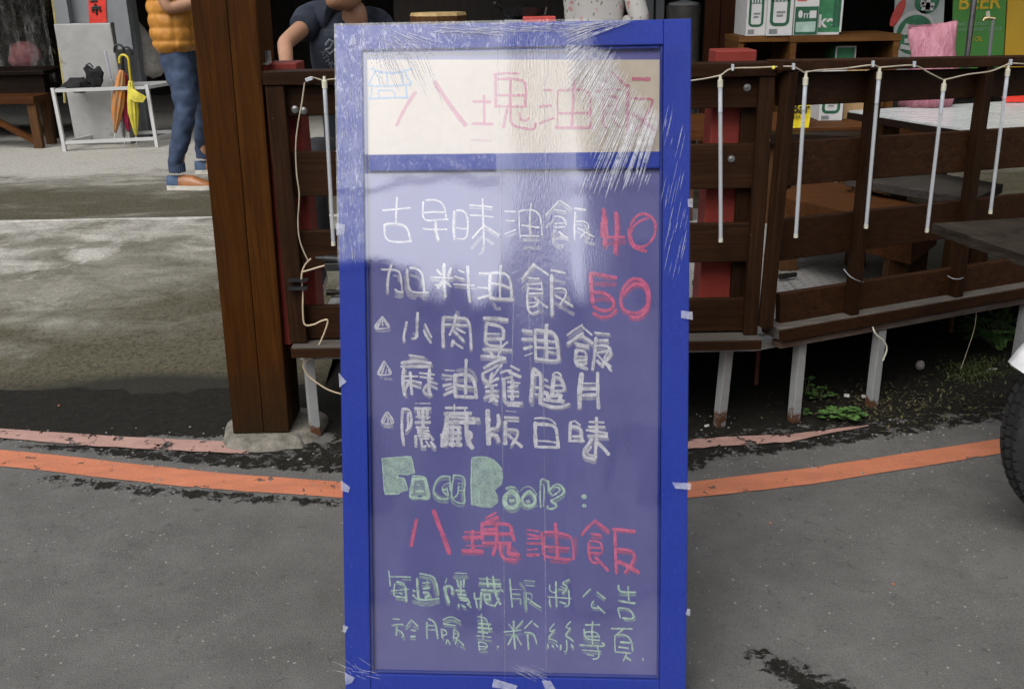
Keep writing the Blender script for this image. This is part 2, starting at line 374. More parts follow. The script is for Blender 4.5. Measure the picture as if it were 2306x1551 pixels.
# ---------------------------------------------------------------- houses across the road (mirrored in the film on the signboard; the gabled one is made up)
M_hw = mat('rendered_house_wall', (0.30, 0.29, 0.28), rough=.85, scale=4); M_hr = mat('house_roof_sheet', (0.07, 0.06, 0.06), rough=.7); M_hg = mat('house_window_glass', (0.02, 0.022, 0.025), rough=.15)
def house(label, x0, x1, y0, y1, h, gable=0.0):
    o = thing('house', label, 'house', ((x0 + x1) / 2, (y0 + y1) / 2, 0), 'houses across the road')
    mb = MB(); mb.span((x0, y0, -.02), (x1, y1, h)); wall = mb.build('wall', M_hw, o)
    mb = MB()
    if gable:
        xm = (x0 + x1) / 2; mb.prism([(x0 - .12, y1 + .15, h + .003), (x1 + .12, y1 + .15, h + .003), (xm, y1 + .15, h + gable)], (0, y0 - y1 - .3, 0))
    else: mb.span((x0 - .08, y0 - .08, h + .003), (x1 + .08, y1 + .08, h + .16))
    mb.build('roof', M_hr, o)
    n = max(1, int((x1 - x0) / 1.5)); f = max(1, int(h / 2.6))
    for i in range(n):
        for k in range(f):
            cx_ = x0 + (x1 - x0) * (i + .5) / n; cz = 1.5 + 2.6 * k
            mb = MB(); mb.span((cx_ - .4, y1 + .004, cz - .5), (cx_ + .4, y1 + .05, cz + .5)); wi = mb.build('window', M_hr, wall)
            mb = MB(); mb.span((cx_ - .35, y1 + .052, cz - .45), (cx_ + .35, y1 + .06, cz + .45)); mb.build('pane', M_hg, wall)
    return o
house('low flat-roofed house across the road, mirrored at the left of the sign', -14, -2.4, -15, -9, 4.1)
house('made-up small gabled house, mirrored in the sign in place of the person with the camera', -1.9, -0.72, -14, -9, 3.6, 0.95)  # added: its reflection stands in for the dark figure behind the camera
house('tall block across the road, mirrored at the right of the sign', -0.60, 9.5, -16, -9, 9.0)
mb = MB(); ca = [(-14 + 30 * k / 40, -7.6, 4.75 + 0.9 * ((k / 20 - 1) ** 2)) for k in range(41)]; mb.tube(ca, 0.02, 6)
M_cable = mat('black_cable', (0.012, 0.012, 0.012), rough=.5)
tag(mb.build('overhead_cable', M_cable, smooth=True), 'black overhead cable slung along the far side of the road', 'cable')
# ---------------------------------------------------------------- the signboard
SM = Matrix.Rotation(-0.06609, 3, 'Z') @ Matrix.Rotation(-0.27930, 3, 'X') @ Matrix.Rotation(-0.00381, 3, 'Y')
ST = Vector((0.0103, 2.0518, 1.3529))
SX, SZ, SN = SM.col[0].copy(), SM.col[2].copy(), -SM.col[1]
def S(u, v, w=0.0): return ST + SX * u + SZ * v + SN * w
def s_uv(x, y, w=0.0):
    p = on_pl(x, y, ST + SN * w, SN) - ST; return p.dot(SX), p.dot(SZ)
def sbox(mb, u0, u1, v0, v1, w0, w1):
    return mb.hexa([S(u, v, w_) for w_ in (w0, w1) for u, v in ((u0, v0), (u1, v0), (u1, v1), (u0, v1))])
def sign_paint(name, c1, c2):
    m, t, b = nodes(name)
    n = noise_n(t, mapping(t, (9, 9, .7)), 26, 7, .7); n2 = noise_n(t, mapping(t, (1, 1, 1)), 160, 4, .7)
    c = mixc(t, n, c1, c2); c = mixc(t, ramp(t, n2, [(.70, 0.0), (.74, .5)]), c, (.45, .5, .75))
    t.links.new(c, b.inputs['Base Color']); b.inputs['Roughness'].default_value = .5; b.inputs['Specular IOR Level'].default_value = .15; bump(t, b, n, .0006)
    return m
M_blue = sign_paint('blue_sign_paint', (0.013, 0.028, 0.21), (0.028, 0.056, 0.37))
m, t, b = nodes('chalkboard'); M_board = m
n = noise_n(t, mapping(t, (1, 1, .6)), 7, 6, .6); n2 = noise_n(t, mapping(t, (1, 1, 1)), 420, 2, .6)
c = mixc(t, ramp(t, n, [(.3, 0.0), (.72, 1.0)]), (0.126, 0.127, 0.335), (0.168, 0.167, 0.415)); c = mixc(t, ramp(t, n2, [(.55, 0.0), (.8, .35)]), c, (.2, .2, .28))
t.links.new(c, b.inputs['Base Color']); b.inputs['Roughness'].default_value = .75; b.inputs['Specular IOR Level'].default_value = .15
M_card = mat('cream_card', (0.64, 0.55, 0.425), (0.71, 0.615, 0.48), rough=.8, scale=60, bmp=.0002)
SIGN = thing('signboard', 'tall blue framed chalkboard sign wrapped in clear film, standing on the road', 'signboard', (0, 2.05 - .40, 0))
for u0, u1 in ((-.35, -.297), (.297, .35)):
    mb = MB(); sbox(mb, u0, u1, -1.405, 0, -.026, 0); mb.build('stile', M_blue, SIGN, bevel=.002)
mb = MB(); sbox(mb, -.2968, .2968, -.0485, -.0004, -.026, -.0006); mb.build('top_rail', M_blue, SIGN, bevel=.002)
mb = MB(); sbox(mb, -.2968, .2968, -1.385, -1.316, -.026, -.0006); mb.build('bottom_rail', M_blue, SIGN, bevel=.002)
mb = MB(); sbox(mb, -.288, .292, -.2872, -.2535, -.0155, -.003); mb.build('middle_rail', M_blue, SIGN, bevel=.004)
for u0, u1, v0, v1 in ((-.2966, -.2915, -1.3158, -.0487), (.2915, .2966, -1.3158, -.0487), (-.2914, .2914, -.0545, -.0488), (-.2914, .2914, -1.3157, -1.3105)):
    mb = MB(); sbox(mb, u0, u1, v0, v1, -.016, -.0055); mb.build('bead', M_blue, SIGN, bevel=.0025)
mb = MB(); sbox(mb, -.2965, .2965, -1.316, -.049, -.024, -.0165); BOARD = mb.build('chalkboard', M_board, SIGN)
mb = MB(); mb.hexa([S(u, v, w_) for w_ in (-.0164, -.0145) for u, v in ((-.2905, -.2530), (.2905, -.2530), (.2905, -.0745), (-.2905, -.0645))]); CARD = mb.build('header_card', M_card, SIGN)
for sx in (-.33, .33):                                          # rear legs of the folding frame
    mb = MB(); a = S(sx, -.03, -.045); mb.bar(a, (a.x, a.y + .34, 0.0), .04, .025, SX); mb.build('rear_leg', M_blue, SIGN)
mb = MB(); a = S(-.309, -.9, -.045); mb.bar((a.x, 2.28, .45), (S(.309, -.9, 0).x, 2.255, .45), .02, .04); mb.build('rear_stretcher', M_blue, SIGN)

# lettering: traced strokes, each a thin ribbon of chalk on the board
def chalk(name, col, alpha, sharp=.16):
    m, t, b = nodes(name)
    v = mapping(t, (1, 1, 1)); f = noise_n(t, v, 520, 3, .7); g_ = noise_n(t, v, 60, 3, .6)
    c = mixc(t, g_, tuple(k * .86 for k in col), col); t.links.new(c, b.inputs['Base Color']); b.inputs['Roughness'].default_value = .95; b.inputs['Specular IOR Level'].default_value = .1
    a = mth(t, 'MULTIPLY', ramp(t, mth(t, 'ADD', f, mth(t, 'MULTIPLY', mth(t, 'SUBTRACT', g_, .5), .5)), [(.42 - sharp, .25), (.42 + sharp, 1.0)]), alpha)
    t.links.new(a, b.inputs['Alpha']); return m
CH = {'W': [(.90, .90, .95)], 'P': [(.90, .21, .38)], 'G': [(.64, .86, .72)], 'M': [(.80, .24, .36)], 'B': [(.27, .52, .85)]}
for k, l in CH.items():
    c = l[0]
    if k in 'MB': l += [chalk('marker_' + k, c, .95, .3), chalk('marker_faint_' + k, c, .25, .3), chalk('marker_fill_' + k, c, .8)]
    else: l += [chalk('chalk_' + k, c, .97), chalk('chalk_smear_' + k, c, .42), chalk('chalk_fill_' + k, c, .74)]
def ribbon(mb, pts, hw, w0, dw):
    P = [Vector(p) for p in pts]
    Q = [P[0]]                                                  # subdivide and wobble by hand
    for a, b_ in zip(P, P[1:]):
        L = (b_ - a).length; k = max(1, int(L / .006))
        for i in range(1, k + 1): Q.append(a + (b_ - a) * (i / k))
    if len(Q) > 4:                                              # round the corners
        for _ in range(2): Q = [Q[0]] + [(Q[i - 1] + Q[i] * 2 + Q[i + 1]) / 4 for i in range(1, len(Q) - 1)] + [Q[-1]]
    d0 = (Q[1] - Q[0]).normalized(); d1 = (Q[-1] - Q[-2]).normalized()
    Q = [Q[0] - d0 * hw * .55] + Q + [Q[-1] + d1 * hw * .55]
    V = []; n_ = len(Q)
    for i, q in enumerate(Q):
        d = (Q[min(i + 1, n_ - 1)] - Q[max(i - 1, 0)])
        d = d.normalized() if d.length > 1e-9 else Vector((1, 0))
        nrm = Vector((-d.y, d.x)); h = hw * (.5 if i in (0, n_ - 1) else 1) * random.uniform(.82, 1.16)
        for s_ in (-1, 1):
            u, v = q + nrm * (h * s_); V.append(S(u, v, w0 + dw * i / n_))
    mb.add(V, [(2 * i, 2 * i + 1, 2 * i + 3, 2 * i + 2) for i in range(n_ - 1)])
PXM = .70 / 802
def lettering(data):
    blocks = [b_ for b_ in data.split('@') if b_.strip()]
    for bl in blocks:
        lines = bl.strip().split('\n'); nm, x0, y0, sc_, colk = lines[0].split()
        x0, y0, sc_ = float(x0), float(y0), float(sc_); card = colk in 'MB'
        plane = -.0145 if card else -.0165; par = CARD if card else BOARD
        mb = MB(); w0 = plane + .0005
        items = [it for ln in lines[1:] for it in ln.split(';') if it]
        items.sort(key=lambda it: (0 if it[0] in 'Ff' else 1 if 'g' in it.split(':')[0] else 2))
        for it in items:
            h, pts = it.split(':'); P = []
            for p in pts.split():
                x, y = p.split(','); P.append(s_uv(x0 + float(x) / sc_, y0 + float(y) / sc_, plane))
            w0 += .000022
            if h in 'Ff':
                mb.cur = 2 if h == 'F' else 1; mb.add([S(u, v, w0) for u, v in P], [tuple(range(len(P)))])
            else:
                mb.cur = 1 if 'g' in h else 0
                wd = float(h.replace('g', '')) * PXM * .5 * (.78 if colk == 'G' else .9)
                if mb.cur: wd *= 1.35
                if mb.cur == 0 and not card and random.random() < .45:          # smudge beside some strokes
                    mb.cur = 1; du = random.uniform(-.002, .003); dv = random.uniform(-.007, -.002)
                    ribbon(mb, [(a + du, b_ + dv) for a, b_ in P], wd * 1.2, w0 - .00045, .000008); mb.cur = 0
                ribbon(mb, P, wd, w0, .000008)
        o = mb.build('lettering', CH[colk][1:4], par)
TEXT = """
@gu 830 430 6.4056 W
5:410,90 400,270 395,450;5:205,280 400,265 600,245;5:230,480 232,600 240,700 330,735 480,740 620,725;5:240,480 330,465 480,480 560,520 590,640 600,710
5:790,155 780,300 790,430 870,435 1000,415 1150,410;5:830,135 930,125 1040,140 1090,200 1120,380;5:810,315 930,300 1090,310;6:970,440 970,580 1010,705;5:785,545 900,560 1130,555
6:1235,290 1225,480 1220,560 1240,690;5:1270,285 1370,270 1420,350 1440,480 1425,600 1420,700 1350,710 1280,690;4:1260,530 1340,545 1430,545
5:1645,115 1650,300 1655,500 1665,760;4:1455,205 1600,215 1785,235;4:1465,350 1600,355 1800,378;5:1640,520 1570,600 1500,680;5:1670,500 1750,550 1880,635;6g:1640,660 1560,740 1490,830;6g:1660,760 1655,910 1600,910;6g:1690,690 1800,770
@you1 1130 430 6.4056 W
4:45,295 195,300;4:60,430 180,432;4:45,620 200,560;3:250,310 250,480 265,680;4:235,300 340,270 450,270 530,310 565,380 580,640;4:425,190 405,350 415,640;4g:285,495 400,510 540,530;4:285,495 400,510 540,530;4:270,645 400,650 555,655;6g:320,820 550,820;6g:300,710 540,700
4:635,350 735,240 830,140;4:840,140 930,195 1010,260;4:765,270 925,295;4:760,365 860,365 910,390 930,490;3:760,470 915,465;3:760,530 910,520;4:825,590 890,640 955,685;8g:770,570 730,650 750,760 830,830 880,800;6g:640,530 760,410;6g:750,690 830,670 920,690
4:1050,250 1210,270;4:1060,305 1045,500 1050,690;4:1080,440 1160,420 1240,435 1265,490 1255,540;6g:1150,560 1250,560 1290,600 1270,680 1210,720;4:1095,535 1200,600 1330,660;4:1190,610 1130,680;7g:1210,740 1340,770
@forty 1130 430 6.4056 P
10:1470,265 1470,400 1480,560 1485,790;9:1500,400 1510,560 1510,640;7:1440,460 1440,660;5:1490,660 1640,665 1770,660;10:1645,315 1660,500 1650,700 1630,890;8g:1450,780 1640,750 1780,740;7:2110,390 1990,430 1900,500 1850,600 1860,720 1920,800 2030,820 2120,770 2200,660 2230,540 2200,410 2120,340 2020,320 1920,370 1860,480 1830,600;9:1835,560 1840,720 1920,830 2080,870
@jia 830 580 6.4056 W
6:335,95 290,240 275,400 280,510;5:185,170 300,175 450,180 470,300 490,510;6:490,510 430,490 380,460;6:555,170 570,350 590,490 700,510 860,505;6:595,150 680,150 770,200 790,330 805,490;4g:360,260 430,270 440,350;5g:600,255 720,270 755,320 770,420;5g:535,270 540,480 580,580 680,590;5g:390,560 470,580;5g:780,540 790,600 840,600
7:1090,90 1090,300 1095,450 1110,565;6:985,175 1050,250;7:1190,150 1150,260;5:900,280 1050,290 1220,295;8:1085,320 1000,440;6:1100,340 1190,420;5g:970,310 1010,350;4:960,395 1030,395;4:1300,185 1380,215;4:1235,270 1380,310;5g:1240,300 1390,340;5:1230,385 1400,395 1520,400;7:1430,125 1440,300 1440,480 1465,640
5:1600,220 1740,230;5:1580,430 1740,440;7:1580,590 1720,550;7:1755,230 1740,400 1755,580;7:1760,225 1900,215 2020,240 2050,350 2070,600;6:1910,115 1900,300 1895,600;6:1760,370 1880,375 2040,440;8:1750,580 1880,600 2090,600;7g:1800,660 1840,740 1900,735
@fan2 1130 580 6.4056 W
7:290,310 370,210 465,90;6:470,110 560,170 670,245;5:375,290 540,305;5:360,385 560,375;6g:300,440 400,350;5:375,440 570,460;5:380,520 590,515;5:380,410 360,560 375,760 430,830 530,770;4:570,350 590,520;4:400,650 520,650;5:395,710 460,710 530,660;6:475,575 560,650 655,720;5g:500,700 590,790
6:715,180 910,225;8:720,250 715,500 725,830;7g:740,330 910,370;5:770,450 870,435 940,445 950,500 900,590 840,680;6:765,540 870,600 1010,695;7g:780,660 900,740 1040,820;5g:960,570 970,640 920,700
@fifty 1130 580 6.4056 P
8:1285,225 1450,250 1650,290;9:1280,220 1290,400 1310,650;9g:1320,380 1640,390;8:1310,505 1420,490 1530,530 1610,600 1640,680 1580,750 1480,775 1380,750 1320,700;7:1320,800 1400,850 1500,870 1580,840 1650,750;9g:1320,630 1420,590 1570,620;8:1750,530 1860,400 1960,360 2060,400 2110,500 2110,650 2040,780 1960,810 1830,790 1740,750 1710,650 1710,540 1770,400 1850,310 1950,290 2060,340 2120,450 2130,600 2100,740 2030,850 1950,880 1850,850
@xiao 830 695 6.4056 W
4:200,115 130,190 60,290 200,290 325,285 270,200 200,115;3:190,140 130,280;3:205,150 200,240;3:220,170 270,250;3:150,210 110,270
6:550,190 530,300 495,400 515,465;8:710,60 698,250 700,460 630,430;5:815,220 860,320 910,410;6:795,310 830,400 900,490;6g:650,360 700,400
8:1080,130 1070,300 1080,550;7:1085,120 1250,130 1440,140 1470,300 1480,580;6:1075,225 1250,230 1420,240;7:1260,90 1230,250 1170,380;6:1260,280 1390,350;7:1225,310 1370,460;8:1225,460 1200,540;6:1240,490 1360,570;9g:1280,50 1280,200
@dou 1060 695 6.4056 W
9:190,135 350,140 530,160;7:230,200 220,350 210,480 230,530 430,540;8:240,215 350,235 470,260 480,350 470,440;5:240,360 420,365;7:240,435 460,435;5:430,450 440,560;8:180,585 400,590 580,600;6:260,600 320,670;6:530,480 440,550 400,670;8:150,680 330,690 500,710;6:500,720 380,750 200,840
9:750,310 880,335;8:740,440 890,440;9:770,575 880,545;4:780,680 890,640;7:930,310 930,500 940,720;9:930,310 1100,320 1220,345 1250,500 1270,730;9:1095,230 1085,400 1100,710;6:940,450 1100,460 1230,480;6:940,560 1240,570;6:1100,620 1250,640;7:950,720 1100,740 1220,760 1280,730
6:1395,380 1500,300 1610,235;5:1610,260 1750,380;8:1400,500 1500,430 1620,350;8:1620,400 1700,450 1760,500;4:1560,410 1650,410;5:1500,495 1700,530;7:1520,525 1690,555;9:1530,590 1500,720 1530,840 1600,830 1680,870;7:1530,600 1670,610 1670,700 1660,800;5:1540,690 1650,690;7:1540,740 1650,740;7:1530,800 1640,800
5:1790,345 2000,365;7:1800,460 1980,455;8:1810,420 1790,640 1760,870;6:1830,530 1960,530 2030,560 2020,590;6:1830,630 1980,610;8:1990,590 2050,620 1970,730 1890,810;5:2000,570 1920,720;6:1820,660 1940,780 2030,900;8:1820,750 1910,840;6:1960,790 2020,830
@ma 830 780 6.4056 W
4:225,210 105,415 220,410 350,405 225,210;3:240,250 180,420;3:265,330 245,390;3:290,330 300,390;3:215,260 140,400;5g:235,465 330,470
6:585,125 800,155;8:475,235 700,205 900,240;8g:600,190 840,190;7:470,290 890,290;8:510,310 490,480 500,600 520,700;7:600,370 610,500 625,690;5:510,430 710,430;6:510,490 640,490 760,525;7:600,490 540,600 520,640;6:640,560 750,600;5:735,380 950,405;6:740,435 930,465;9:880,330 870,500 880,690;7:850,540 770,650 800,690 910,690;6:880,500 990,540;7:890,560 990,610
3:1095,340 1240,350;6:1065,410 1220,430;3:1110,485 1200,470;8:1080,565 1190,540;5:1110,620 1210,580;8:1090,700 1220,640;9:1250,400 1240,600 1250,710;9:1260,420 1350,395 1450,395 1510,450 1545,600 1550,710;7g:1280,350 1400,320 1480,320 1530,380 1550,500;8:1410,190 1400,400 1400,680;7:1280,555 1500,590;9:1250,715 1400,730 1570,730;7g:1280,490 1500,490
@ji 1060 780 6.4056 W
7:430,190 300,240 190,310;6:400,270 280,340 170,390;9:170,400 180,470 250,520;8:310,380 290,460;6:450,260 400,320 350,400 300,470 250,520;8:400,460 330,480 260,540 220,580;6:380,550 210,590;7:220,645 400,645;8:200,740 300,690 400,720;10:310,600 300,780;9:310,720 380,790;6:310,740 270,800;5:250,560 370,560
6:580,280 700,340;8:560,370 720,440;6:430,380 500,350 580,350;7:450,470 600,440;9:480,480 480,640 490,800;9:600,480 600,620 600,770;6:530,510 710,530;6:540,590 680,560;6:530,640 690,655;6:540,720 690,720;8:500,810 740,815;5:530,850 700,855
10:905,320 890,480 880,640 865,800;9:900,320 980,320 1010,400 1010,600 1000,800;6:910,410 1000,410;6:930,590 1010,590;6:930,690 1030,690;5:1180,420 1190,360 1250,350 1300,390 1310,430;9:1190,440 1290,435 1340,500 1350,620;10:1200,450 1190,560 1170,700;6:1210,560 1340,560;7:1200,640 1340,640;6:1070,470 1110,500;8:1070,560 1150,595;11:1060,660 1140,660 1080,740 1180,720 1250,690 1340,690 1250,760 1340,800;9:1050,760 1150,780 1300,790;8:990,810 1100,850 1200,880 1320,870 1420,825
12:1600,390 1590,480 1570,640 1570,870;9:1830,380 1830,500 1830,650 1845,890;4:1620,530 1800,530;8:1620,610 1840,610;9:1610,700 1840,695
@yin 830 890 6.4056 W
4:270,240 170,410 280,410 390,405 280,240;3:245,245 180,380;3:270,280 220,390;3:300,320 340,400;3:280,300 280,390;6g:230,450 350,460
8:490,200 480,400 485,560 510,720;6:490,195 550,170 605,200 620,330 620,420 590,480 540,510;6:580,250 550,350 590,400 560,490;3:670,115 890,115;8:670,185 895,190;8:720,220 735,330;9:785,220 785,440;7:845,210 845,340;4:685,305 890,310;7:680,385 890,385;7:690,460 860,465;7:710,500 870,510;7:710,540 880,550 930,640;7:720,580 870,590;5:730,620 870,625;8:680,580 685,740;7:760,640 780,740 830,730;6:830,660 880,740;8:900,670 960,745
7:1110,180 1420,180;4:1240,130 1240,250;4:1390,190 1390,240;10:1100,260 1480,260;7:1110,300 1500,330;11:1120,385 1530,390;12:1130,340 1110,500 1060,640 1070,730;9:1140,300 1140,600 1110,720;10:1180,455 1320,460;11:1180,540 1320,540;11:1180,620 1330,620;11:1170,700 1340,710;10:1210,430 1210,730;9:1300,440 1290,720;11:1420,300 1410,480 1430,650 1500,760;11:1500,330 1590,350;10:1450,520 1510,560 1430,660;6:1040,570 1100,560
13:1720,215 1725,480 1735,700;10:1870,280 1880,380 1860,460;7:1760,480 1850,470;10:1770,560 1860,560 1880,660
@kou 1060 890 6.4056 W
2:510,225 660,235;7:490,315 690,325;4:530,365 690,375;11:500,380 500,700;7:520,490 700,495 690,560 640,640 590,710;8:540,570 620,640 740,740
10:930,390 930,560 940,740;9:930,410 1080,415 1230,440 1250,580 1260,740;4g:920,330 1050,320 1180,350 1230,420;4:920,330 1050,320 1180,350 1230,420;7:950,740 1100,745 1280,750;5:980,655 1100,655 1230,680
9:1440,400 1430,530 1430,660;8:1430,450 1590,450 1600,560 1610,660;5:1430,390 1500,365 1580,430;6:1470,590 1580,590;5:1410,655 1640,660
8:1815,320 1820,600 1800,780 1800,900;6:1710,380 1920,390;6:1700,450 1930,455;7:1670,500 1830,520 1970,550;8:1690,580 1970,590;8:1750,620 1680,730 1610,820 1620,880 1790,920;5:1740,740 1650,840 1780,870;9:1830,680 1920,760 1990,850
@fb 830 1010 6.4056 G
F:195,140 430,120 440,655 230,655;F:430,120 620,105 665,350 560,385 430,370;F:350,415 520,415 570,600 430,640;3:190,140 620,105 665,345;3:195,140 230,655 440,650;3:350,300 350,370 350,415 520,415 570,600;5:240,650 440,645
f:640,395 820,400 890,720 780,725 770,670 720,670 700,725 590,715;4:640,390 820,395 885,640 890,730 780,730 740,670 710,730 590,720 590,650 640,390;3:690,520 730,490 780,530 690,520;8:650,430 620,640;8:820,430 860,690;8:600,690 700,700;8:780,700 880,700;8:690,610 790,610;8:660,430 800,430
6:1175,400 1060,380 980,450 930,580 960,690 1090,740 1150,720;4:1160,490 1080,490 1040,560 1080,650 1150,670;5:1170,400 1180,490 1180,600;6g:950,620 1010,700 1100,710;5:1080,590 1140,580 1150,670
5:1230,380 1390,390 1400,500 1390,560 1370,600 1390,700 1400,800 1250,770 1190,700 1210,500 1230,380;4:1290,500 1350,500;4:1300,600 1350,600;4:1300,540 1290,690 1230,700;6g:1365,430 1350,760
F:1490,130 1560,115 1660,110 1760,130 1850,190 1920,290 1945,400 1920,520 1820,600 1870,680 1870,770 1780,850 1620,840 1480,800 1465,500;3:1490,130 1560,115 1660,110 1760,130 1850,190 1920,290;4:1490,150 1480,500 1490,800;3:1590,620 1600,780;3:1640,390 1700,400 1665,340 1640,390
@ook 1010 1020 6.4056 G
13:910,540 825,590 795,680 830,770 910,800 990,770 1020,680 990,590 910,540;3:825,500 900,460 970,480 1010,560;3:830,520 900,490 975,500;12:890,680 940,680;9:1165,545 1080,590 1055,680 1090,760 1165,790 1240,760 1265,660 1230,580 1165,545;3:1040,540 1080,480 1140,460 1220,500 1275,600;11:1130,695 1165,690;4:1080,730 1160,760 1260,710
5:1330,390 1320,600 1330,780;4:1340,370 1435,375 1440,480 1430,560 1480,590;4:1340,440 1385,440 1370,760;6:1450,540 1520,450 1580,420 1700,550 1640,600 1480,680;5:1500,490 1560,460 1640,530 1500,610;7:1480,690 1590,760 1500,810 1390,800 1430,760;6:1440,400 1450,540
13:1935,625 1975,625;10:1940,755 1975,755
@bao 900 1140 6.4056 P
9:245,190 210,350 170,560;12:490,60 560,250 640,450 720,680
4:935,365 1170,370;8:920,440 1060,445 1170,435;10:1050,350 1050,480 1060,620;4:960,560 1190,565;10:910,635 1200,640;6:1390,85 1240,170;9:1420,150 1230,230;10:1190,240 1195,470;9:1200,245 1400,245 1600,255 1630,400 1650,490;8:1240,330 1400,320;8:1230,385 1600,390;10:1390,250 1400,520;9:1200,520 1600,525;9:1390,560 1340,700;8:1450,560 1450,690 1490,750 1680,770;10:1590,560 1550,680 1720,690;7g:1640,600 1740,760
@you2 1110 1140 6.4056 P
4:490,330 660,355;6:490,395 690,435;5:500,460 670,460;7:495,530 680,530;4:495,625 640,610;9:495,695 665,695;5:700,365 710,520 725,690;4:740,430 745,770;6:745,365 900,365 1060,400 1140,440 1160,600 1165,760;8:900,240 920,480 930,740;6:750,575 900,580 1100,600;7:750,715 900,740 1130,765;11g:760,390 900,400 1100,440;9g:800,630 1070,640;7g:830,790 1080,800;6g:1190,450 1200,680
8:1280,410 1360,300 1485,200;8:1485,210 1580,280 1670,360;6:1410,390 1560,410;8g:1430,440 1570,450;5:1390,490 1570,510 1580,660;6:1380,520 1375,680 1410,800 1470,850 1520,800;6:1400,585 1550,595;6:1390,665 1560,670;8:1480,730 1570,820 1660,920
8:1730,320 1900,335 2050,355;8:1760,340 1765,600 1785,960;7:1790,610 1920,615 2040,640 2060,720 2000,820 1900,950;11:1800,790 1920,840 2100,950;8g:1800,650 2020,670
@mei 850 1270 6.4056 G
4:165,90 185,310;4:190,175 480,180;5:250,280 240,370 240,450;6:280,250 400,255 410,370 420,520;4:200,380 450,355;6:260,460 400,475;4:320,280 370,310;4:320,410 360,430;6g:270,500 430,520;6g:370,220 480,220
6:570,200 575,350 590,480;5:610,130 750,155 830,180 860,300 885,440;4:650,265 760,260;4:720,230 720,340;6:660,350 760,330;6g:640,310 760,300;6:660,400 770,390 770,470 690,480;5:515,370 545,385;6:510,440 560,430 520,490 700,515 890,490;11g:520,540 700,580 890,540;8g:620,180 800,210 850,450;11g:700,430 760,480
3:1000,200 980,260;8:970,320 990,420 1030,545;7:960,350 1000,290 1060,280 1090,330 1060,360 1095,390 1080,425;3:1115,120 1290,128;8g:1105,190 1305,190;6:1150,220 1170,320;6:1205,230 1205,420;6:1250,220 1245,320;6:1130,370 1260,375;6:1160,430 1280,440;6:1180,475 1300,490 1330,550;6:1200,510 1290,520;5:1170,570 1180,610;5:1210,580 1270,615;6:1300,560 1350,620
3:1470,200 1770,220;7:1470,270 1780,285;6:1580,180 1595,320;7:1670,170 1680,280 1710,450 1775,575;7:1500,360 1760,385;7:1400,410 1405,490 1490,490;7:1500,400 1490,620;6:1420,500 1440,620;6:1540,420 1540,520 1570,580 1670,590;7:1540,430 1620,430 1620,500 1560,500;5:1760,490 1690,600;4:1700,320 1790,320;4:1770,350 1815,385
5:1910,205 1925,400 1945,610;2:1940,355 2080,360;3:1940,420 2060,425;3:1950,490 2060,490 2060,570;6g:2060,270 2130,370;7g:2120,400 2145,680
@jiang 1110 1270 6.4056 G
3:455,230 605,243;3:470,300 600,310;3:500,410 560,400 590,440 570,500 530,560;5:500,490 580,550 690,620;4:480,400 480,650
4:820,295 810,380 830,410 910,410;5:910,245 910,420 920,600;4:790,465 1130,490;4:820,490 815,550 835,600;5:1105,215 990,270 985,290 1095,295 1080,340 1005,420;4:980,320 1040,345;4:950,355 1020,370;5:1095,375 1105,620 1040,605;5:965,540 1050,565
5:1405,355 1350,410 1300,460;5:1505,400 1620,490;4:1450,525 1385,625 1510,630;5:1510,600 1560,650 1615,700
5:1810,300 1795,370 1830,395 2060,400;5:1950,315 1960,520;6:1815,520 1930,545 2050,560;4:1800,635 1840,775;5:1810,625 1920,625 2000,660 2040,760 2035,790 1870,770;5g:1820,440 2060,445
@yu 850 1360 6.4056 G
4:225,205 320,215;4:210,300 290,285 370,285;4:280,320 275,440;4:290,365 360,365 380,430 390,480 355,475;4:415,320 490,220;4:500,230 585,315;5:485,365 550,380;5:480,460 545,460;5g:410,360 480,300;5g:520,310 590,360;5g:480,500 545,500
5:715,250 710,380 720,490;5:735,205 810,210 840,270 860,400 870,490;4:735,300 830,305;4:740,365 830,365;4:945,220 1070,160 1200,245;6g:960,280 1080,220 1210,300;4:950,275 1130,305;4:920,350 930,440 935,480;4:930,355 1000,355 1015,440 930,445;4:1000,500 995,560;4:1015,510 1050,565;4:1105,350 1100,480;4:1110,355 1170,360 1190,440 1190,490 1110,490;3:1110,420 1180,425;4:1150,480 1125,570;5:1170,510 1245,585;6g:1200,600 1260,640
5:1500,140 1510,300 1530,500;4:1440,170 1580,190 1600,300 1620,400;6g:1445,230 1570,240;5:1460,270 1640,285;6:1450,330 1650,350;6:1450,390 1590,410;4:1430,450 1640,470;6g:1440,500 1640,530;4:1460,540 1470,660;4:1470,540 1580,545 1600,640 1470,640;4:1480,600 1590,610;7g:1480,680 1580,680;5:1728,605 1748,605
@fen 1110 1360 6.4056 G
6:300,240 300,400 320,640;4:230,285 290,360;4:430,235 330,350;4:160,395 290,385 410,370;5:290,440 220,580;5:330,440 410,580;4:565,235 455,345;5:590,270 650,325;4:455,400 590,405 630,550;5:500,430 515,640;5g:190,440 420,425
4:885,275 820,350 785,410 840,405 895,360;4:895,360 770,510 890,490 925,540;4:790,565 800,625;4:855,585 875,620;4:915,575 935,610;4:1120,245 1030,335 1115,345;4:1115,345 1020,465 1120,465 1155,525;4:980,580 980,650;4:1060,510 1075,685 1035,680;5:1130,575 1160,620
5:1335,293 1540,290;5:1440,245 1425,400 1440,575;5:1315,355 1330,500 1540,515;4:1320,400 1420,385 1510,400 1540,480;5:1345,460 1510,460;5:1255,580 1450,590 1640,600 1575,545;4:1290,655 1560,675;5:1510,610 1540,770 1520,795 1445,785;5:1360,720 1450,735
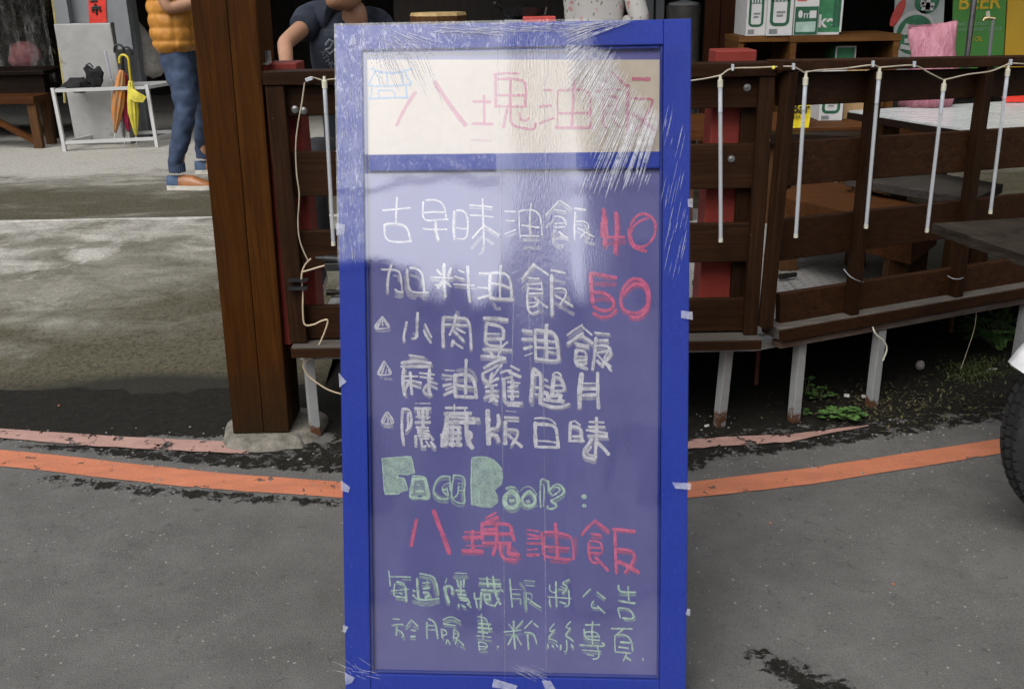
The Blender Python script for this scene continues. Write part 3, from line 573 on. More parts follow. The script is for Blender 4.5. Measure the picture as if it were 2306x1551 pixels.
5:1710,345 2010,350;5:1880,350 1790,430;4:1760,440 1755,560 1765,680;4:1780,440 1880,420 1970,460 2010,580 2010,670;6:1840,540 1975,550;6:1815,610 1955,630;5:1770,680 1990,700;4:1930,710 1880,810;5:1900,745 1990,800;3:2165,772 2140,797 2165,822 2190,797 2165,772
@head8 740 30 5.348 M
9:1045,950 940,1110 860,1260 820,1350;11:1275,830 1400,1020 1560,1240 1650,1350
@headk 1040 140 5.013 M
7:130,445 325,450;7:250,380 255,700;7:120,695 350,700;6:365,140 500,125 640,130;8:380,150 385,510;7:390,195 560,185 720,215 715,510;7:550,200 545,500;6:410,375 710,380;6:400,500 720,505;7:510,530 470,740;7:550,500 545,680 570,720 700,750 830,770 830,690;6:650,575 650,660 770,670 750,630
6:920,315 1020,320;6:880,505 1010,490;6:880,695 1040,630;4:1080,330 1080,740;6:1090,320 1250,315 1400,310 1450,370 1450,740;7:1270,180 1240,740;6:1090,580 1450,575;7:1055,740 1260,745 1470,740
6:1700,110 1600,260 1530,350;6:1700,120 1860,280;5:1610,315 1790,310;6:1620,390 1760,390 1740,560;6:1600,400 1590,740 1640,740;5:1620,500 1740,490;5:1600,590 1740,580;6:1700,640 1780,740;9:1930,190 2120,195;9:1880,260 1870,480 1870,780;6:1920,410 2170,420 2060,650 1950,780;8:1920,590 2040,650 2170,780;5g:110,880 340,890
@house 740 30 5.348 B
6:510,665 560,700 700,720 830,725 920,695 1005,670;5:560,700 480,860;5:480,870 560,880 740,880 990,860;5:920,700 960,790 1000,850;4:520,890 510,1020;5:930,880 945,1020;5:480,1030 700,1020 960,1015;4:600,930 800,925 800,1010;4:600,930 610,1010;4:600,740 620,870;4:700,730 710,870;4:880,720 900,860
"""
lettering(TEXT)

# clear stretch film over the whole front: a thin real sheet that lies on the frame and bridges the panel
def film_mat(name, ridge=False):
    m, t, b = nodes(name); t.nodes.remove(b)
    out = [n_ for n_ in t.nodes if n_.type == 'OUTPUT_MATERIAL'][0]
    tr = nn(t, 'ShaderNodeBsdfTransparent'); tr.inputs[0].default_value = (.97, .97, .98, 1)
    gl = nn(t, 'ShaderNodeBsdfGlossy'); gl.inputs['Color'].default_value = (.96, .97, 1, 1)
    mx = nn(t, 'ShaderNodeMixShader')
    if ridge:
        gl.inputs['Roughness'].default_value = .42
        f = noise_n(t, mapping(t, (1, 1, 1)), 90, 3, .6)
        t.links.new(ramp(t, f, [(.3, .16), (.7, .44)]), mx.inputs[0])
    else:
        gl.inputs['Roughness'].default_value = .03
        at = nn(t, 'ShaderNodeAttribute'); at.attribute_name = 'gap'
        a = noise_n(t, mapping(t, (1, 1, .45)), 75, 7, .72, .5); a2 = noise_n(t, mapping(t, (1, 1, 1)), 17, 4, .6)
        fk = noise_n(t, mapping(t, (1.6, 1.6, .5)), 190, 5, .7, .3)
        flk = ramp(t, mth(t, 'ADD', mth(t, 'MULTIPLY', fk, .6), mth(t, 'MULTIPLY', a, .4)), [(.53, .0), (.57, 1.0)])
        soft = mth(t, 'ADD', mth(t, 'MULTIPLY', ramp(t, a2, [(.35, .0), (.65, 1.0)]), .30), .38)
        part = mth(t, 'MULTIPLY', at.outputs['Fac'], mth(t, 'ADD', soft, mth(t, 'MULTIPLY', flk, .55)))
        ins_ = nn(t, 'ShaderNodeAttribute'); ins_.attribute_name = 'free'
        msk = mth(t, 'MAXIMUM', ins_.outputs['Fac'], part)
        fr = nn(t, 'ShaderNodeFresnel'); fr.inputs['IOR'].default_value = 1.5
        fac = mth(t, 'ADD', mth(t, 'MULTIPLY', msk, FILM), mth(t, 'ADD', mth(t, 'MULTIPLY', fr.outputs[0], 1.0), -.033))
        t.links.new(fac, mx.inputs[0])
        h = noise_n(t, mapping(t, (9, 9, .55)), 34, 4, .65); at2 = nn(t, 'ShaderNodeAttribute'); at2.attribute_name = 'seam'
        bp = nn(t, 'ShaderNodeBump'); bp.inputs['Distance'].default_value = .0006
        t.links.new(mth(t, 'MULTIPLY', h, at2.outputs['Fac']), bp.inputs['Height']); t.links.new(bp.outputs[0], gl.inputs['Normal'])
    t.links.new(tr.outputs[0], mx.inputs[1]); t.links.new(gl.outputs[0], mx.inputs[2]); t.links.new(mx.outputs[0], out.inputs[0])
    return m
FILM = .23
M_film = film_mat('stretch_film'); M_ridge = film_mat('film_wrinkle', True)
us = [-.352 + .704 * i / 118 for i in range(119)]; vs2 = [.003 - 1.400 * j / 236 for j in range(237)]
V = []; gap = []; seam = []; free = []
for j, v in enumerate(vs2):
    for i, u in enumerate(us):
        inside = abs(u) < .293 and -1.313 < v < -.052
        wv = .0028 + .0011 * noise.noise(Vector((u * 5, v * 3.2, 1))) + .0004 * noise.noise(Vector((u * 14, v * 6, 7)))
        wv += -.0045 * (sst(.293, .12, abs(u)) * sst(-.052, -.2, v) * sst(-1.31, -1.1, v)) * (.5 + .5 * noise.noise(Vector((u * 3, v * 2, 4))))
        V.append(S(u, v, wv))
        free.append(1.0 if inside else 0.0)
        if inside:
            g_ = 0.0
            if -.2885 < v < -.2525 and (u < -.03 or u > .13): free[-1] = 0.0; g_ = .55
            elif -.2885 < v < -.2525: free[-1] = .62
        elif u < -.29: g_ = .17 + .70 * (1 - sst(-.30, -.62, v))
        elif v > -.052: g_ = .06 + .80 * (1 - sst(.10, .30, u))
        else: g_ = .17 + .2 * (1 - sst(-.35, -.8, v))
        gap.append(g_)
        sm = max(math.exp(-((u - .045) / .045) ** 2), .05) * (1 - .75 * sst(-.5, -1.0, v))
        seam.append(sm if u > -.05 else .05)
Fc = [(j * 119 + i, j * 119 + i + 1, (j + 1) * 119 + i + 1, (j + 1) * 119 + i) for j in range(236) for i in range(118)]
me = bpy.data.meshes.new('film'); o0 = wl(SIGN); me.from_pydata([p - o0 for p in V], [], Fc); me.materials.append(M_film)
me.polygons.foreach_set('use_smooth', [True] * len(me.polygons))
for k, vals in (('gap', gap), ('seam', seam), ('free', free)):
    at = me.attributes.new(k, 'FLOAT', 'POINT'); at.data.foreach_set('value', vals)
FILMO = bpy.data.objects.new('film', me); COL.objects.link(FILMO); FILMO.parent = SIGN; WL[FILMO.name] = o0

def needle(mb, a, b_, wpx, h=.0016):                            # one stretched crease: a low ridge with pointed ends
    A = Vector(s_uv(*a, .003)); B = Vector(s_uv(*b_, .003)); d = B - A
    if d.length < 1e-6: return
    n_ = Vector((-d.y, d.x)).normalized() * (wpx * PXM * .5)
    k = random.uniform(.35, .65); m1 = A + d * k
    W0 = .0046
    P = [S(*A, W0), S(*(A + d * .2 + n_ * .8), W0), S(*(m1 + n_), W0), S(*(A + d * .85 + n_ * .7), W0), S(*B, W0), S(*(A + d * .85 - n_ * .7), W0), S(*(m1 - n_), W0), S(*(A + d * .2 - n_ * .8), W0), S(*(A + d * .2), W0 + h), S(*m1, W0 + h), S(*(A + d * .85), W0 + h * .8)]
    mb.add(P, [(0, 1, 8), (1, 2, 9, 8), (2, 3, 10, 9), (3, 4, 10), (4, 5, 10), (5, 6, 9, 10), (6, 7, 8, 9), (7, 0, 8)])
def along(pts, t_):
    t_ *= len(pts) - 1; i = min(int(t_), len(pts) - 2); f = t_ - i
    return (pts[i][0] + (pts[i + 1][0] - pts[i][0]) * f, pts[i][1] + (pts[i + 1][1] - pts[i][1]) * f)
ru = random.uniform
mb = MB()
SA = [(1285, 100), (1330, 100), (1356, 100), (1385, 100), (1405, 130), (1425, 165), (1450, 195), (1478, 214), (1491, 250)]
SB = [(1268, 113), (1272, 165), (1267, 215), (1296, 265), (1306, 315), (1326, 372), (1350, 440), (1392, 445), (1435, 440)]
for k in range(72):                                             # big fan, upper right
    t_ = (k + ru(-.3, .3)) / 71; t_ = max(0, min(1, t_)); a = along(SA, t_); b_ = along(SB, t_)
    f0, f1 = ru(0, .10), ru(.86, 1.0) if random.random() < .7 else ru(.5, .8)
    needle(mb, (a[0] + (b_[0] - a[0]) * f0, a[1] + (b_[1] - a[1]) * f0), (a[0] + (b_[0] - a[0]) * f1, a[1] + (b_[1] - a[1]) * f1), ru(3.4, 6.2))
for k in range(16):
    x = 1325 + 9.5 * k + ru(-3, 3); y = ru(375, 392); L = ru(25, 62) * (1 if k < 10 else .6); needle(mb, (x, y), (x - .36 * L, y + L), ru(2.5, 4.5))
for k in range(40):                                             # fan from the upper-left corner
    a_ = R_(14 + 70 * k / 39 + ru(-1, 1)); r0 = 12 + 60 * abs(math.sin(k * 2.4)); L = ru(35, 110) * (1 - .3 * math.sin(a_)); ox, oy = 838 + 26 * (k % 3) / 2, 58
    needle(mb, (ox + r0 * math.cos(a_), oy + r0 * math.sin(a_)), (ox + (r0 + L) * math.cos(a_), oy + (r0 + L) * math.sin(a_)), ru(1.6, 3.0), .0006)
for k in range(60):                                             # gathers along the top rail
    x = ru(940, 1260); y = ru(54, 76) + (x - 1100) * -.012; L = ru(20, 90); needle(mb, (x, y), (x + L, y + ru(-6, 8)), ru(1.2, 3), .0008)
for k in range(26):
    x = ru(1250, 1300); y = ru(58, 104); L = ru(50, 170); s_ = -.30 - .15 * (y - 60) / 44; needle(mb, (x, y), (x + L, max(46, y + s_ * L)), ru(1.4, 3.2), .0008)
for k in range(34):
    x = ru(1500, 1550); y = ru(230, 600); L = ru(20, 80); needle(mb, (x, y), (x - .22 * L, y + L), ru(.8, 1.7), .0005)
for k in range(90):
    x = ru(758, 812); y = ru(80, 560); L = ru(10, 50); needle(mb, (x, y), (x + .10 * L, y + L), ru(.9, 2), .0006)
for k in range(30):
    x = ru(826, 960); y = ru(100, 130); L = ru(20, 110); needle(mb, (x, y), (x + .42 * L, y + L), ru(1, 2.2), .0008)
for pl in ([(1226, 96), (1226, 300), (1232, 420), (1220, 560), (1222, 760), (1226, 1000), (1230, 1551)], [(1118, 60), (1128, 340), (1128, 700), (1133, 1100), (1138, 1551)], [(1206, 400), (1196, 470), (1190, 640), (1196, 900)], [(1158, 620), (1152, 860)]):
    for a, b_ in zip(pl, pl[1:]): needle(mb, a, b_, 1.6, .0008)
for k in range(14):
    x = ru(780, 860); y = ru(1500, 1530); needle(mb, (x, y), (x - ru(10, 40), y - ru(0, 30)), 1.3, .0006); x = ru(1140, 1200); y = ru(1490, 1510); needle(mb, (x, y), (x + ru(30, 70), y + ru(20, 40)), 1.2, .0006)
o = mb.build('wrinkle', M_ridge, FILMO); o['kind'] = 'stuff'
m, t, b = nodes('clear_tape'); M_tape = m; b.inputs['Base Color'].default_value = (.75, .78, .9, 1); b.inputs['Roughness'].default_value = .25
t.links.new(ramp(t, noise_n(t, mapping(t, (1, 1, 1)), 70, 3, .6), [(.3, .12), (.7, .30)]), b.inputs['Alpha'])
TP = [[(757, 502), (778, 506), (776, 528), (758, 530)], [(763, 838), (781, 859), (765, 872)], [(768, 1080), (789, 1096), (785, 1108), (769, 1104)], [(1534, 699), (1559, 702), (1560, 720), (1533, 716)], [(1513, 1085), (1556, 1087), (1555, 1102), (1521, 1099)], [(1548, 449), (1560, 447), (1560, 468), (1549, 466)], [(776, 1512), (800, 1524), (792, 1536), (779, 1540)], [(1112, 1526), (1166, 1542), (1160, 1553), (1108, 1545)], [(1220, 1530), (1240, 1531), (1252, 1551), (1228, 1551)], [(773, 1405), (785, 1410), (778, 1424), (773, 1420)], [(800, 78), (803, 101), (785, 105), (792, 80)], [(1548, 1368), (1554, 1370), (1554, 1386), (1544, 1382)]]
for q in TP:
    P = [Vector(s_uv(*p, .003)) for p in q]; mb = MB(); mb.prism([S(*p, .0052) for p in P], SN * .0003); mb.build('tape', M_tape, FILMO)
# ---------------------------------------------------------------- timber post on its footing
def wood(name, c1, c2, axis='Z', rough=.5, gs=1.0, foot=None):
    m, t, b = nodes(name)
    st = {'X': (.6, 14, 14), 'Z': (14, 14, .6), 'D': (1.2, 1.2, 14)}[axis]
    oi = nn(t, 'ShaderNodeObjectInfo'); tc = nn(t, 'ShaderNodeTexCoord'); va = nn(t, 'ShaderNodeVectorMath', operation='ADD'); cb = nn(t, 'ShaderNodeCombineXYZ')
    for q_ in range(3): t.links.new(mth(t, 'MULTIPLY', oi.outputs['Random'], 3.7 + q_), cb.inputs[q_])
    t.links.new(tc.outputs['Object'], va.inputs[0]); t.links.new(cb.outputs[0], va.inputs[1])
    mp_ = nn(t, 'ShaderNodeMapping'); mp_.inputs['Scale'].default_value = tuple(k * gs for k in st); t.links.new(va.outputs[0], mp_.inputs[0]); v = mp_.outputs[0]; g1 = noise_n(t, v, 5, 8, .68, .8); g2 = noise_n(t, mapping(t, (1, 1, 1)), 2.6, 5, .6); f = noise_n(t, v, 22, 4, .6)
    c = mixc(t, ramp(t, g1, [(.33, 0.0), (.68, 1.0)]), c1, c2)
    c = mixc(t, ramp(t, g2, [(.45, 0.0), (.75, .55)]), c, tuple(k * .45 for k in c1))
    c = mixc(t, ramp(t, oi.outputs['Random'], [(0.0, .0), (1.0, .42)]), c, tuple(k * .42 for k in c1))
    if foot:                                                    # rain-splash staining that climbs from the ground
        sz = nn(t, 'ShaderNodeSeparateXYZ'); tz = nn(t, 'ShaderNodeTexCoord'); t.links.new(tz.outputs['Object'], sz.inputs[0])
        c = mixc(t, ramp(t, mth(t, 'ADD', mth(t, 'MULTIPLY', sz.outputs[2], -1.6), mth(t, 'ADD', mth(t, 'MULTIPLY', g2, .9), .22)), [(.15, 0.0), (.62, .85)]), c, foot)
    sp = noise_n(t, mapping(t, (1, 1, 1)), 140, 2, .5); c = mixc(t, ramp(t, sp, [(.77, 0.0), (.80, .6)]), c, (.32, .30, .27))
    t.links.new(c, b.inputs['Base Color'])
    rr = nn(t, 'ShaderNodeMapRange'); rr.inputs['To Min'].default_value = rough - .12; rr.inputs['To Max'].default_value = rough + .2
    t.links.new(f, rr.inputs['Value']); t.links.new(rr.outputs[0], b.inputs['Roughness']); b.inputs['Specular IOR Level'].default_value = .09
    bump(t, b, mth(t, 'ADD', g1, mth(t, 'MULTIPLY', f, .5)), .0014)
    return m
M_postw = wood('oiled_post_timber', (0.036, 0.0122, 0.0017), (0.088, 0.0305, 0.0038), 'Z', .55, foot=(.016, .0115, .007))
M_rail = wood('dark_stained_rail', (0.021, 0.0094, 0.0042), (0.050, 0.0215, 0.0092), 'X', .48)
M_railv = wood('dark_stained_upright', (0.017, 0.0080, 0.0036), (0.042, 0.0185, 0.0082), 'Z', .48)
M_ledge = wood('weathered_ledge', (0.075, 0.066, 0.056), (0.14, 0.125, 0.11), 'X', .75)
p0 = Vector((-.84, 3.035, 0)); POST = thing('timber_post', 'tall square brown timber post standing on a rough concrete footing', 'post', p0)
lean = .022
def at_post(u, d, z): return Vector((-.938 + u * .188 + lean * z, 3.035 + d * .19, z))
mb = MB()
zs = [.028, .5, 1.0, 1.5, 2.2, 3.41]
def pr(a, b_, sec):
    mb_ = MB(); mb_.loft([[at_post(u, d, z) for u, d in sec] for z in zs]); return mb_
pr(0, 1, [(0, 0), (.5515, 0), (.5515, 1), (0, 1)]).build('post_half', M_postw, POST, bevel=.004)
pr(0, 1, [(.553, .0005), (1, .0005), (1, 1), (.553, 1)]).build('post_half', M_postw, POST, bevel=.004)
mb = MB(); mb.loft([[at_post(u, d, z) for u, d in ((.4, .05), (.7, .05), (.7, .9), (.4, .9))] for z in zs]); mb.build('post_core', M_railv, POST)
fv = []
rings = []
for k, (r, z) in enumerate(((1.12, -.01), (1.03, .010), (.94, .020), (.84, .026), (.4, .028))):
    rings.append([Vector((-.825 + .155 * r * math.copysign(abs(math.cos(a)) ** .6, math.cos(a)) * (1 + .22 * nz(math.cos(a), math.sin(a), 2.2, k * .3)), 3.12 + .155 * r * math.copysign(abs(math.sin(a)) ** .6, math.sin(a)) * (1 + .12 * nz(math.cos(a), math.sin(a), 2.7, 3)), z)) for a in (2 * math.pi * i / 40 for i in range(40))])
mb = MB(); mb.loft(rings); M_foot = mat('rough_footing', (.085, .078, .060), (.27, .25, .21), rough=.9, scale=26, bmp=.006)
tag(mb.build('concrete_footing', M_foot, smooth=True), 'low rough concrete footing under the tall timber post', 'footing')

# ---------------------------------------------------------------- fence along the deck
M_steel0 = mat('weathered_white_steel', (.30, .31, .31), (.40, .41, .40), rough=.5, scale=8, spots=((.10, .035, .012), 9, .60), bmp=.0008)
def leg_mat():
    m, t, b = nodes('white_leg_paint'); v = mapping(t, (1, 1, 1)); n = noise_n(t, v, 22, 7, .7); sp = nn(t, 'ShaderNodeSeparateXYZ'); tc = nn(t, 'ShaderNodeTexCoord'); t.links.new(tc.outputs['Object'], sp.inputs[0])
    k = mth(t, 'ADD', mth(t, 'MULTIPLY', mth(t, 'ADD', sp.outputs[2], .27), -9.0), mth(t, 'ADD', mth(t, 'MULTIPLY', n, 2.2), -.35))
    c = mixc(t, n, (.24, .25, .25), (.40, .41, .40)); c = mixc(t, ramp(t, k, [(.35, 0.0), (.55, 1.0)]), c, mixc(t, n, (.05, .02, .01), (.15, .06, .025))); t.links.new(c, b.inputs['Base Color']); b.inputs['Roughness'].default_value = .6; bump(t, b, n, .001); return m
M_steel = leg_mat()
M_zinc = mat('zinc_bolt', (.5, .5, .48), rough=.3, metal=1)
M_redst = mat('red_oxide_paint', (.175, .026, .019), (.245, .044, .034), rough=.55, scale=7, bmp=.0004, spec=.15)
M_redrod = mat('rusty_rod', (.13, .035, .018), rough=.8)
YF = 3.05
FEN = thing('deck_fence', 'dark stained plank fence with four boards behind the blue sign', 'fence', (0.04, YF, .30))
XL, XR = -.716, .792
def board(name, x0, x1, z0, z1, y0, y1, m=M_rail, par=FEN, bev=.003):
    mb = MB(); mb.span((x0, y0, z0), (x1, y1, z1)); return mb.build(name, m, par, bevel=bev)
board('top_rail', XL - .004, XR + .004, 1.156, 1.196, YF - .03, YF + .045)
for z0, z1 in ((1.062, 1.150), (.818, .955), (.584, .709), (.352, .462)): board('board', XL + .03, XR - .01, z0, z1, YF + .004, YF + .030)
mb = MB(); mb.span((XL, YF - .024, .347), (-.660, YF + .003, 1.155)); mb.build('upright', M_railv, FEN, bevel=.003)
mb = MB(); mb.span((.747, YF - .024, .347), (XR, YF + .003, 1.155)); mb.build('upright', M_railv, FEN, bevel=.003)
mb = MB(); mb.span((.712, YF + .0315, .347), (.765, YF + .06, 1.155)); mb.build('upright', M_railv, FEN, bevel=.003)
mb = MB(); mb.span((XL + .01, 2.995, .318), (XR + .005, 3.10, .346)); mb.build('ledge', M_ledge, FEN, bevel=.002)
mb = MB(); mb.span((XL + .01, 2.985, .312), (XR + .005, 2.9945, .341)); mb.build('fascia', M_rail, FEN, bevel=.001)
for q in ((1683, 198), (1647, 358), (664, 247), (684, 250)):
    p = on_y(*q, YF); mb = MB(); mb.lathe((p.x, YF + .0035, p.z), [(.0001, 0), (.011, 0), (.011, -.003), (.006, -.004), (.005, -.009), (.0001, -.0095)], 12, (0, 1, 0)); mb.build('bolt', M_zinc, FEN)
# the run that bends away to the right
DA = Vector((.802, 3.052, 0)); ang = R_(23.5); DD = Vector((math.cos(ang), math.sin(ang), 0)); DN = Vector((math.sin(ang), -math.cos(ang), 0))
FEN2 = thing('deck_fence', 'dark plank fence running away to the right with tube lamps hung on it', 'fence', (1.4, 3.35, .30))
def on_f(x, y, off=0.0): return on_pl(x, y, DA + DN * off, DN)
def fboard(name, l, r, off0, off1, m, x0=1757, x1=2480, bev=.003):
    # l and r: (top, bottom) heights at the two ends of the run
    k = (x1 - 2306) / (2306 - 1760); r2 = (r[0] + (r[0] - l[0]) * k, r[1] + (r[1] - l[1]) * k)
    c = [on_f(x0, l[1], off0), on_f(x1, r2[1], off0), on_f(x1, r2[0], off0), on_f(x0, l[0], off0)]
    mb = MB(); mb.prism(c, -DN * (off0 - off1)); return mb.build(name, m, FEN2, bevel=bev)
fboard('top_rail', (137, 161), (127, 150), .055, -.012, M_rail)
for l, r in (((165, 240), (153, 216)), ((321, 420), (288, 377)), ((496, 588), (438, 515)), ((663, 737), (581, 642))): fboard('board', l, r, .012, -.014, M_rail)
fboard('ledge', (741, 768), (646, 668), .058, -.04, M_ledge)
fboard('fascia', (745, 771), (650, 671), .0665, .059, M_rail, bev=.001)
M_rust = mat('rusty_beam', (.10, .045, .02), (.22, .20, .18), rough=.75, scale=4, stretch=(1.5, 1.5, 6)); fboard('edge_beam', (772, 786), (672, 685), .045, .0, M_rust)
def upright(xt, yt, xb, yb, wpx):
    a = on_f(xt, yt, .052); b_ = on_f(xb, yb, .052); w_ = wpx
    mb = MB()
    mb.hexa([p + DD * i + DN * j for p in (b_, a) for i, j in ((0, 0), (w_, 0), (w_, -.039), (0, -.039))])
    return mb.build('upright', M_railv, FEN2, bevel=.003)
upright(1778, 162, 1722, 742, .034); upright(1972, 160, 1916, 712, .036); upright(2224, 153, 2152, 672, .036)
# red steel stanchions standing on the deck behind the boards
def stanchion(label, x0, x1, ztop, y0, y1, lx):
    o = thing('red_stanchion', label, 'post', ((x0 + x1) / 2, (y0 + y1) / 2, .306), 'red steel posts holding the fence')
    mb = MB(); mb.hexa([Vector((x + (lx if z > 1 else 0), y, z)) for z in (.306, ztop) for x, y in ((x0, y0), (x1, y0), (x1, y1), (x0, y1))]); mb.build('tube', M_redst, o, bevel=.004)
    mb = MB(); mb.span((x0 - .01, y0 - .008 if y0 > YF + .05 else y0, .300), (x1 + .01, y1 + .01, .3058)); mb.build('foot_plate', M_redst, o)
    return o
ST1 = stanchion('red steel post squeezed between the timber post and the left end of the fence', -.765, -.635, 1.212, YF + .066, YF + .19, .0)
stanchion('red steel post bolted behind the boards at the right of the sign', .612, .735, 1.225, YF + .066, YF + .185, .02)
mb = MB(); mb.span((-.765, 3.068, .33), (-.722, 3.114, 1.21)); mb.build('flange', M_redst, ST1)
mb = MB(); mb.span((-.752, 3.06, 1.2125), (-.705, 3.10, 1.2165)); mb.span((-.752, 3.098, 1.2125), (-.705, 3.1015, 1.25)); BR = mb.build('angle_bracket', M_zinc, ST1)
for q, zt_, lb in (((1703, 865), .30, 'thin rusty rod hanging under the corner of the deck'), ((2136, 776), .30, 'thin rusty rod hanging under the deck behind the weeds')):
    p = on_y(*q, 3.45 if q[0] < 2000 else 3.85); mb = MB(); mb.tube([(p.x, p.y, p.z), (p.x, p.y, zt_)], .008, 6); tag(mb.build('rusty_rod', M_redrod), lb, 'rod', 'rods under the deck')

# deck of chequer plate
def plate_mat():
    m, t, b = nodes('chequer_plate')
    tc = nn(t, 'ShaderNodeTexCoord'); sp = nn(t, 'ShaderNodeSeparateXYZ'); t.links.new(tc.outputs['Object'], sp.inputs[0])
    k = 78.0
    s1 = mth(t, 'SINE', mth(t, 'MULTIPLY', mth(t, 'ADD', sp.outputs[0], sp.outputs[1]), k)); s2 = mth(t, 'SINE', mth(t, 'MULTIPLY', mth(t, 'SUBTRACT', sp.outputs[0], sp.outputs[1]), k))
    l1 = ramp(t, mth(t, 'MULTIPLY', s1, s2), [(.45, 0.0), (.75, 1.0)])
    n = noise_n(t, mapping(t, (1, 1, 1)), 9, 6, .65); n2 = noise_n(t, mapping(t, (1, 1, 1)), 2.2, 5, .6)
    c = mixc(t, n, (.24, .235, .225), (.40, .39, .37)); c = mixc(t, ramp(t, n2, [(.5, 0.0), (.72, .7)]), c, (.10, .095, .085))
    c = mixc(t, mth(t, 'MULTIPLY', l1, .35), c, (.07, .065, .06)); t.links.new(c, b.inputs['Base Color'])
    b.inputs['Metallic'].default_value = .25; b.inputs['Roughness'].default_value = .55; bump(t, b, l1, .0022)
    return m
M_plate = plate_mat()
DECK = MB(); DECK.prism([(-.70, 3.085, .27), (.80, 3.085, .27), (3.2, 4.12, .27), (3.2, 5.2, .27), (-.70, 5.2, .27)], (0, 0, .020)); DECKO = DECK.build('deck', M_steel0); DECKO['kind'] = 'structure'
ROWS = [3.09, 3.62, 4.2, 4.75, 5.198]
for r0, r1 in zip(ROWS, ROWS[1:]):
    for x0, x1 in ((-.698, .20), (.204, 1.10), (1.104, 2.0), (2.004, 2.9)):
        def fy(x): return 3.09 + max(0, (x - .8)) * .434
        a0, a1 = max(r0, fy(x0)), max(r0, fy(x1))
        if a0 >= r1 - .01 and a1 >= r1 - .01: continue
        P = [(x0, min(a0, r1 - .004), .2905), (x1, min(a1, r1 - .004), .2905), (x1, r1 - .004, .2905), (x0, r1 - .004, .2905)]
        mb = MB(); mb.prism(P, (0, 0, .005)); mb.build('floor_plate', M_plate, DECKO)

# deck legs
def leg(label, pb, pt, wd=.032, m=M_steel):
    mb = MB(); mb.bar(pb, pt, wd, wd, DD); o = mb.build('leg', m, DECKO, bevel=.002); o['label'] = label; return o
leg('grey steel deck leg at the left end of the fence beside the timber post', (-.672, 3.075, 0), (-.672, 3.075, .316))
leg('first pale steel deck leg right of the blue sign', (.700, 3.09, 0), (.705, 3.06, .316))
for lb, q, qt in (('second pale steel deck leg right of the blue sign', (1787, 948), (1795, 768)), ('third pale steel deck leg, a loose cord dangling beside it', (1962, 915), (1987, 742)), ('rusty edged steel deck leg nearest the motorcycle', (2285, 845), (2287, 690))):
    pb = on_z(*q, 0.0); pt = on_f(*qt, .03); pt.z = min(pt.z, .31); leg(lb, pb, Vector((pb.x, pb.y, pt.z)))
# ---------------------------------------------------------------- tube lamps and their wire
M_tubec = mat('milky_tube', (.30, .32, .34), (.40, .42, .44), rough=.2, scale=6)
M_sleeve = mat('white_sleeve', (.50, .53, .57), rough=.4); M_conn = mat('cream_connector', (.55, .53, .42), rough=.5); M_wire = mat('tan_wire', (.38, .33, .24), rough=.5)
m, t, b = nodes('clear_tube'); M_clear = m; b.inputs['Base Color'].default_value = (.8, .83, .86, 1); b.inputs['Roughness'].default_value = .08; b.inputs['Alpha'].default_value = .38
M_ledc = mat('led_chip', (.62, .58, .40), rough=.4)
LAMPS = [((730, 172), (751, 553), 'tube lamp hanging left of the blue sign', 0), ((1622, 170), (1623, 545), 'tube lamp hanging nearest the right edge of the blue sign', 0), ((1815, 165), (1792, 535), 'second tube lamp right of the blue sign, in front of the yellow bag', 1), ((1981, 153), (1950, 514), 'tube lamp hanging against the middle upright of the right-hand fence', 1), ((2127, 180), (2087, 523), 'tube lamp whose tip touches the corner of the rough plank table', 1), ((2271, 147), (2230, 481), 'shortest looking tube lamp at the far right of the fence', 1)]
TOPS = []
for (q, e, lb, side) in LAMPS:
    f_ = (lambda x, y: on_f(x, y, .075)) if side else (lambda x, y: on_y(x, y, YF - .048))
    a, b_ = f_(*q), f_(*e); TOPS.append(a); d = (b_ - a).normalized(); L = (b_ - a).length
    o = thing('tube_lamp', lb, 'lamp', b_, 'tube lamps strung along the fence')
    mb = MB(); mb.tube([a, a + d * .012, a + d * .013, a + d * .034], [.004, .005, .008, .008], 10); mb.build('connector', M_conn, o, smooth=True)
    mb = MB(); mb.tube([a + d * .0345, a + d * .105], .0062, 10); mb.build('sleeve', M_sleeve, o, smooth=True)
    mb = MB(); mb.tube([a + d * .1055, a + d * (L - .012)], .0062, 10); tb = mb.build('tube', M_clear, o, smooth=True)
    s_, t2 = ortho(d); sd_ = Vector((1, 0, 0)); mb = MB(); mb.bar(a + d * .106, a + d * (L - .014), .0065, .002, sd_); mb.build('strip', M_tubec, tb)
    mb = MB(); mb.tube([a + d * (L - .0118), b_], .0068, 10); mb.build('end_cap', M_conn, o, smooth=True)
M_clip = mat('grey_clip', (.45, .48, .52), rough=.5)
def wire(name, pts, r, m, label, cat='wire'):
    Q = [pts[0]]
    for i in range(len(pts) - 1):                               # Catmull-Rom
        p0, p1, p2, p3 = pts[max(0, i - 1)], pts[i], pts[i + 1], pts[min(len(pts) - 1, i + 2)]
        for k in range(1, 7):
            t_ = k / 6; Q.append(.5 * ((2 * p1) + (p2 - p0) * t_ + (2 * p0 - 5 * p1 + 4 * p2 - p3) * t_ ** 2 + (3 * p1 - p0 - 3 * p2 + p3) * t_ ** 3))
    mb = MB(); mb.tube(Q, r, 6); return tag(mb.build(name, m, smooth=True), label, cat)
fl = lambda x, y: on_y(x, y, YF - .046); fr_ = lambda x, y: on_f(x, y, .074)
wire('lamp_wire', [fl(690, 180), fl(700, 174), fl(722, 180), fl(730, 183), fl(738, 180), fl(765, 177)], .0022, M_wire, 'thin tan wire feeding the tube lamp left of the sign')
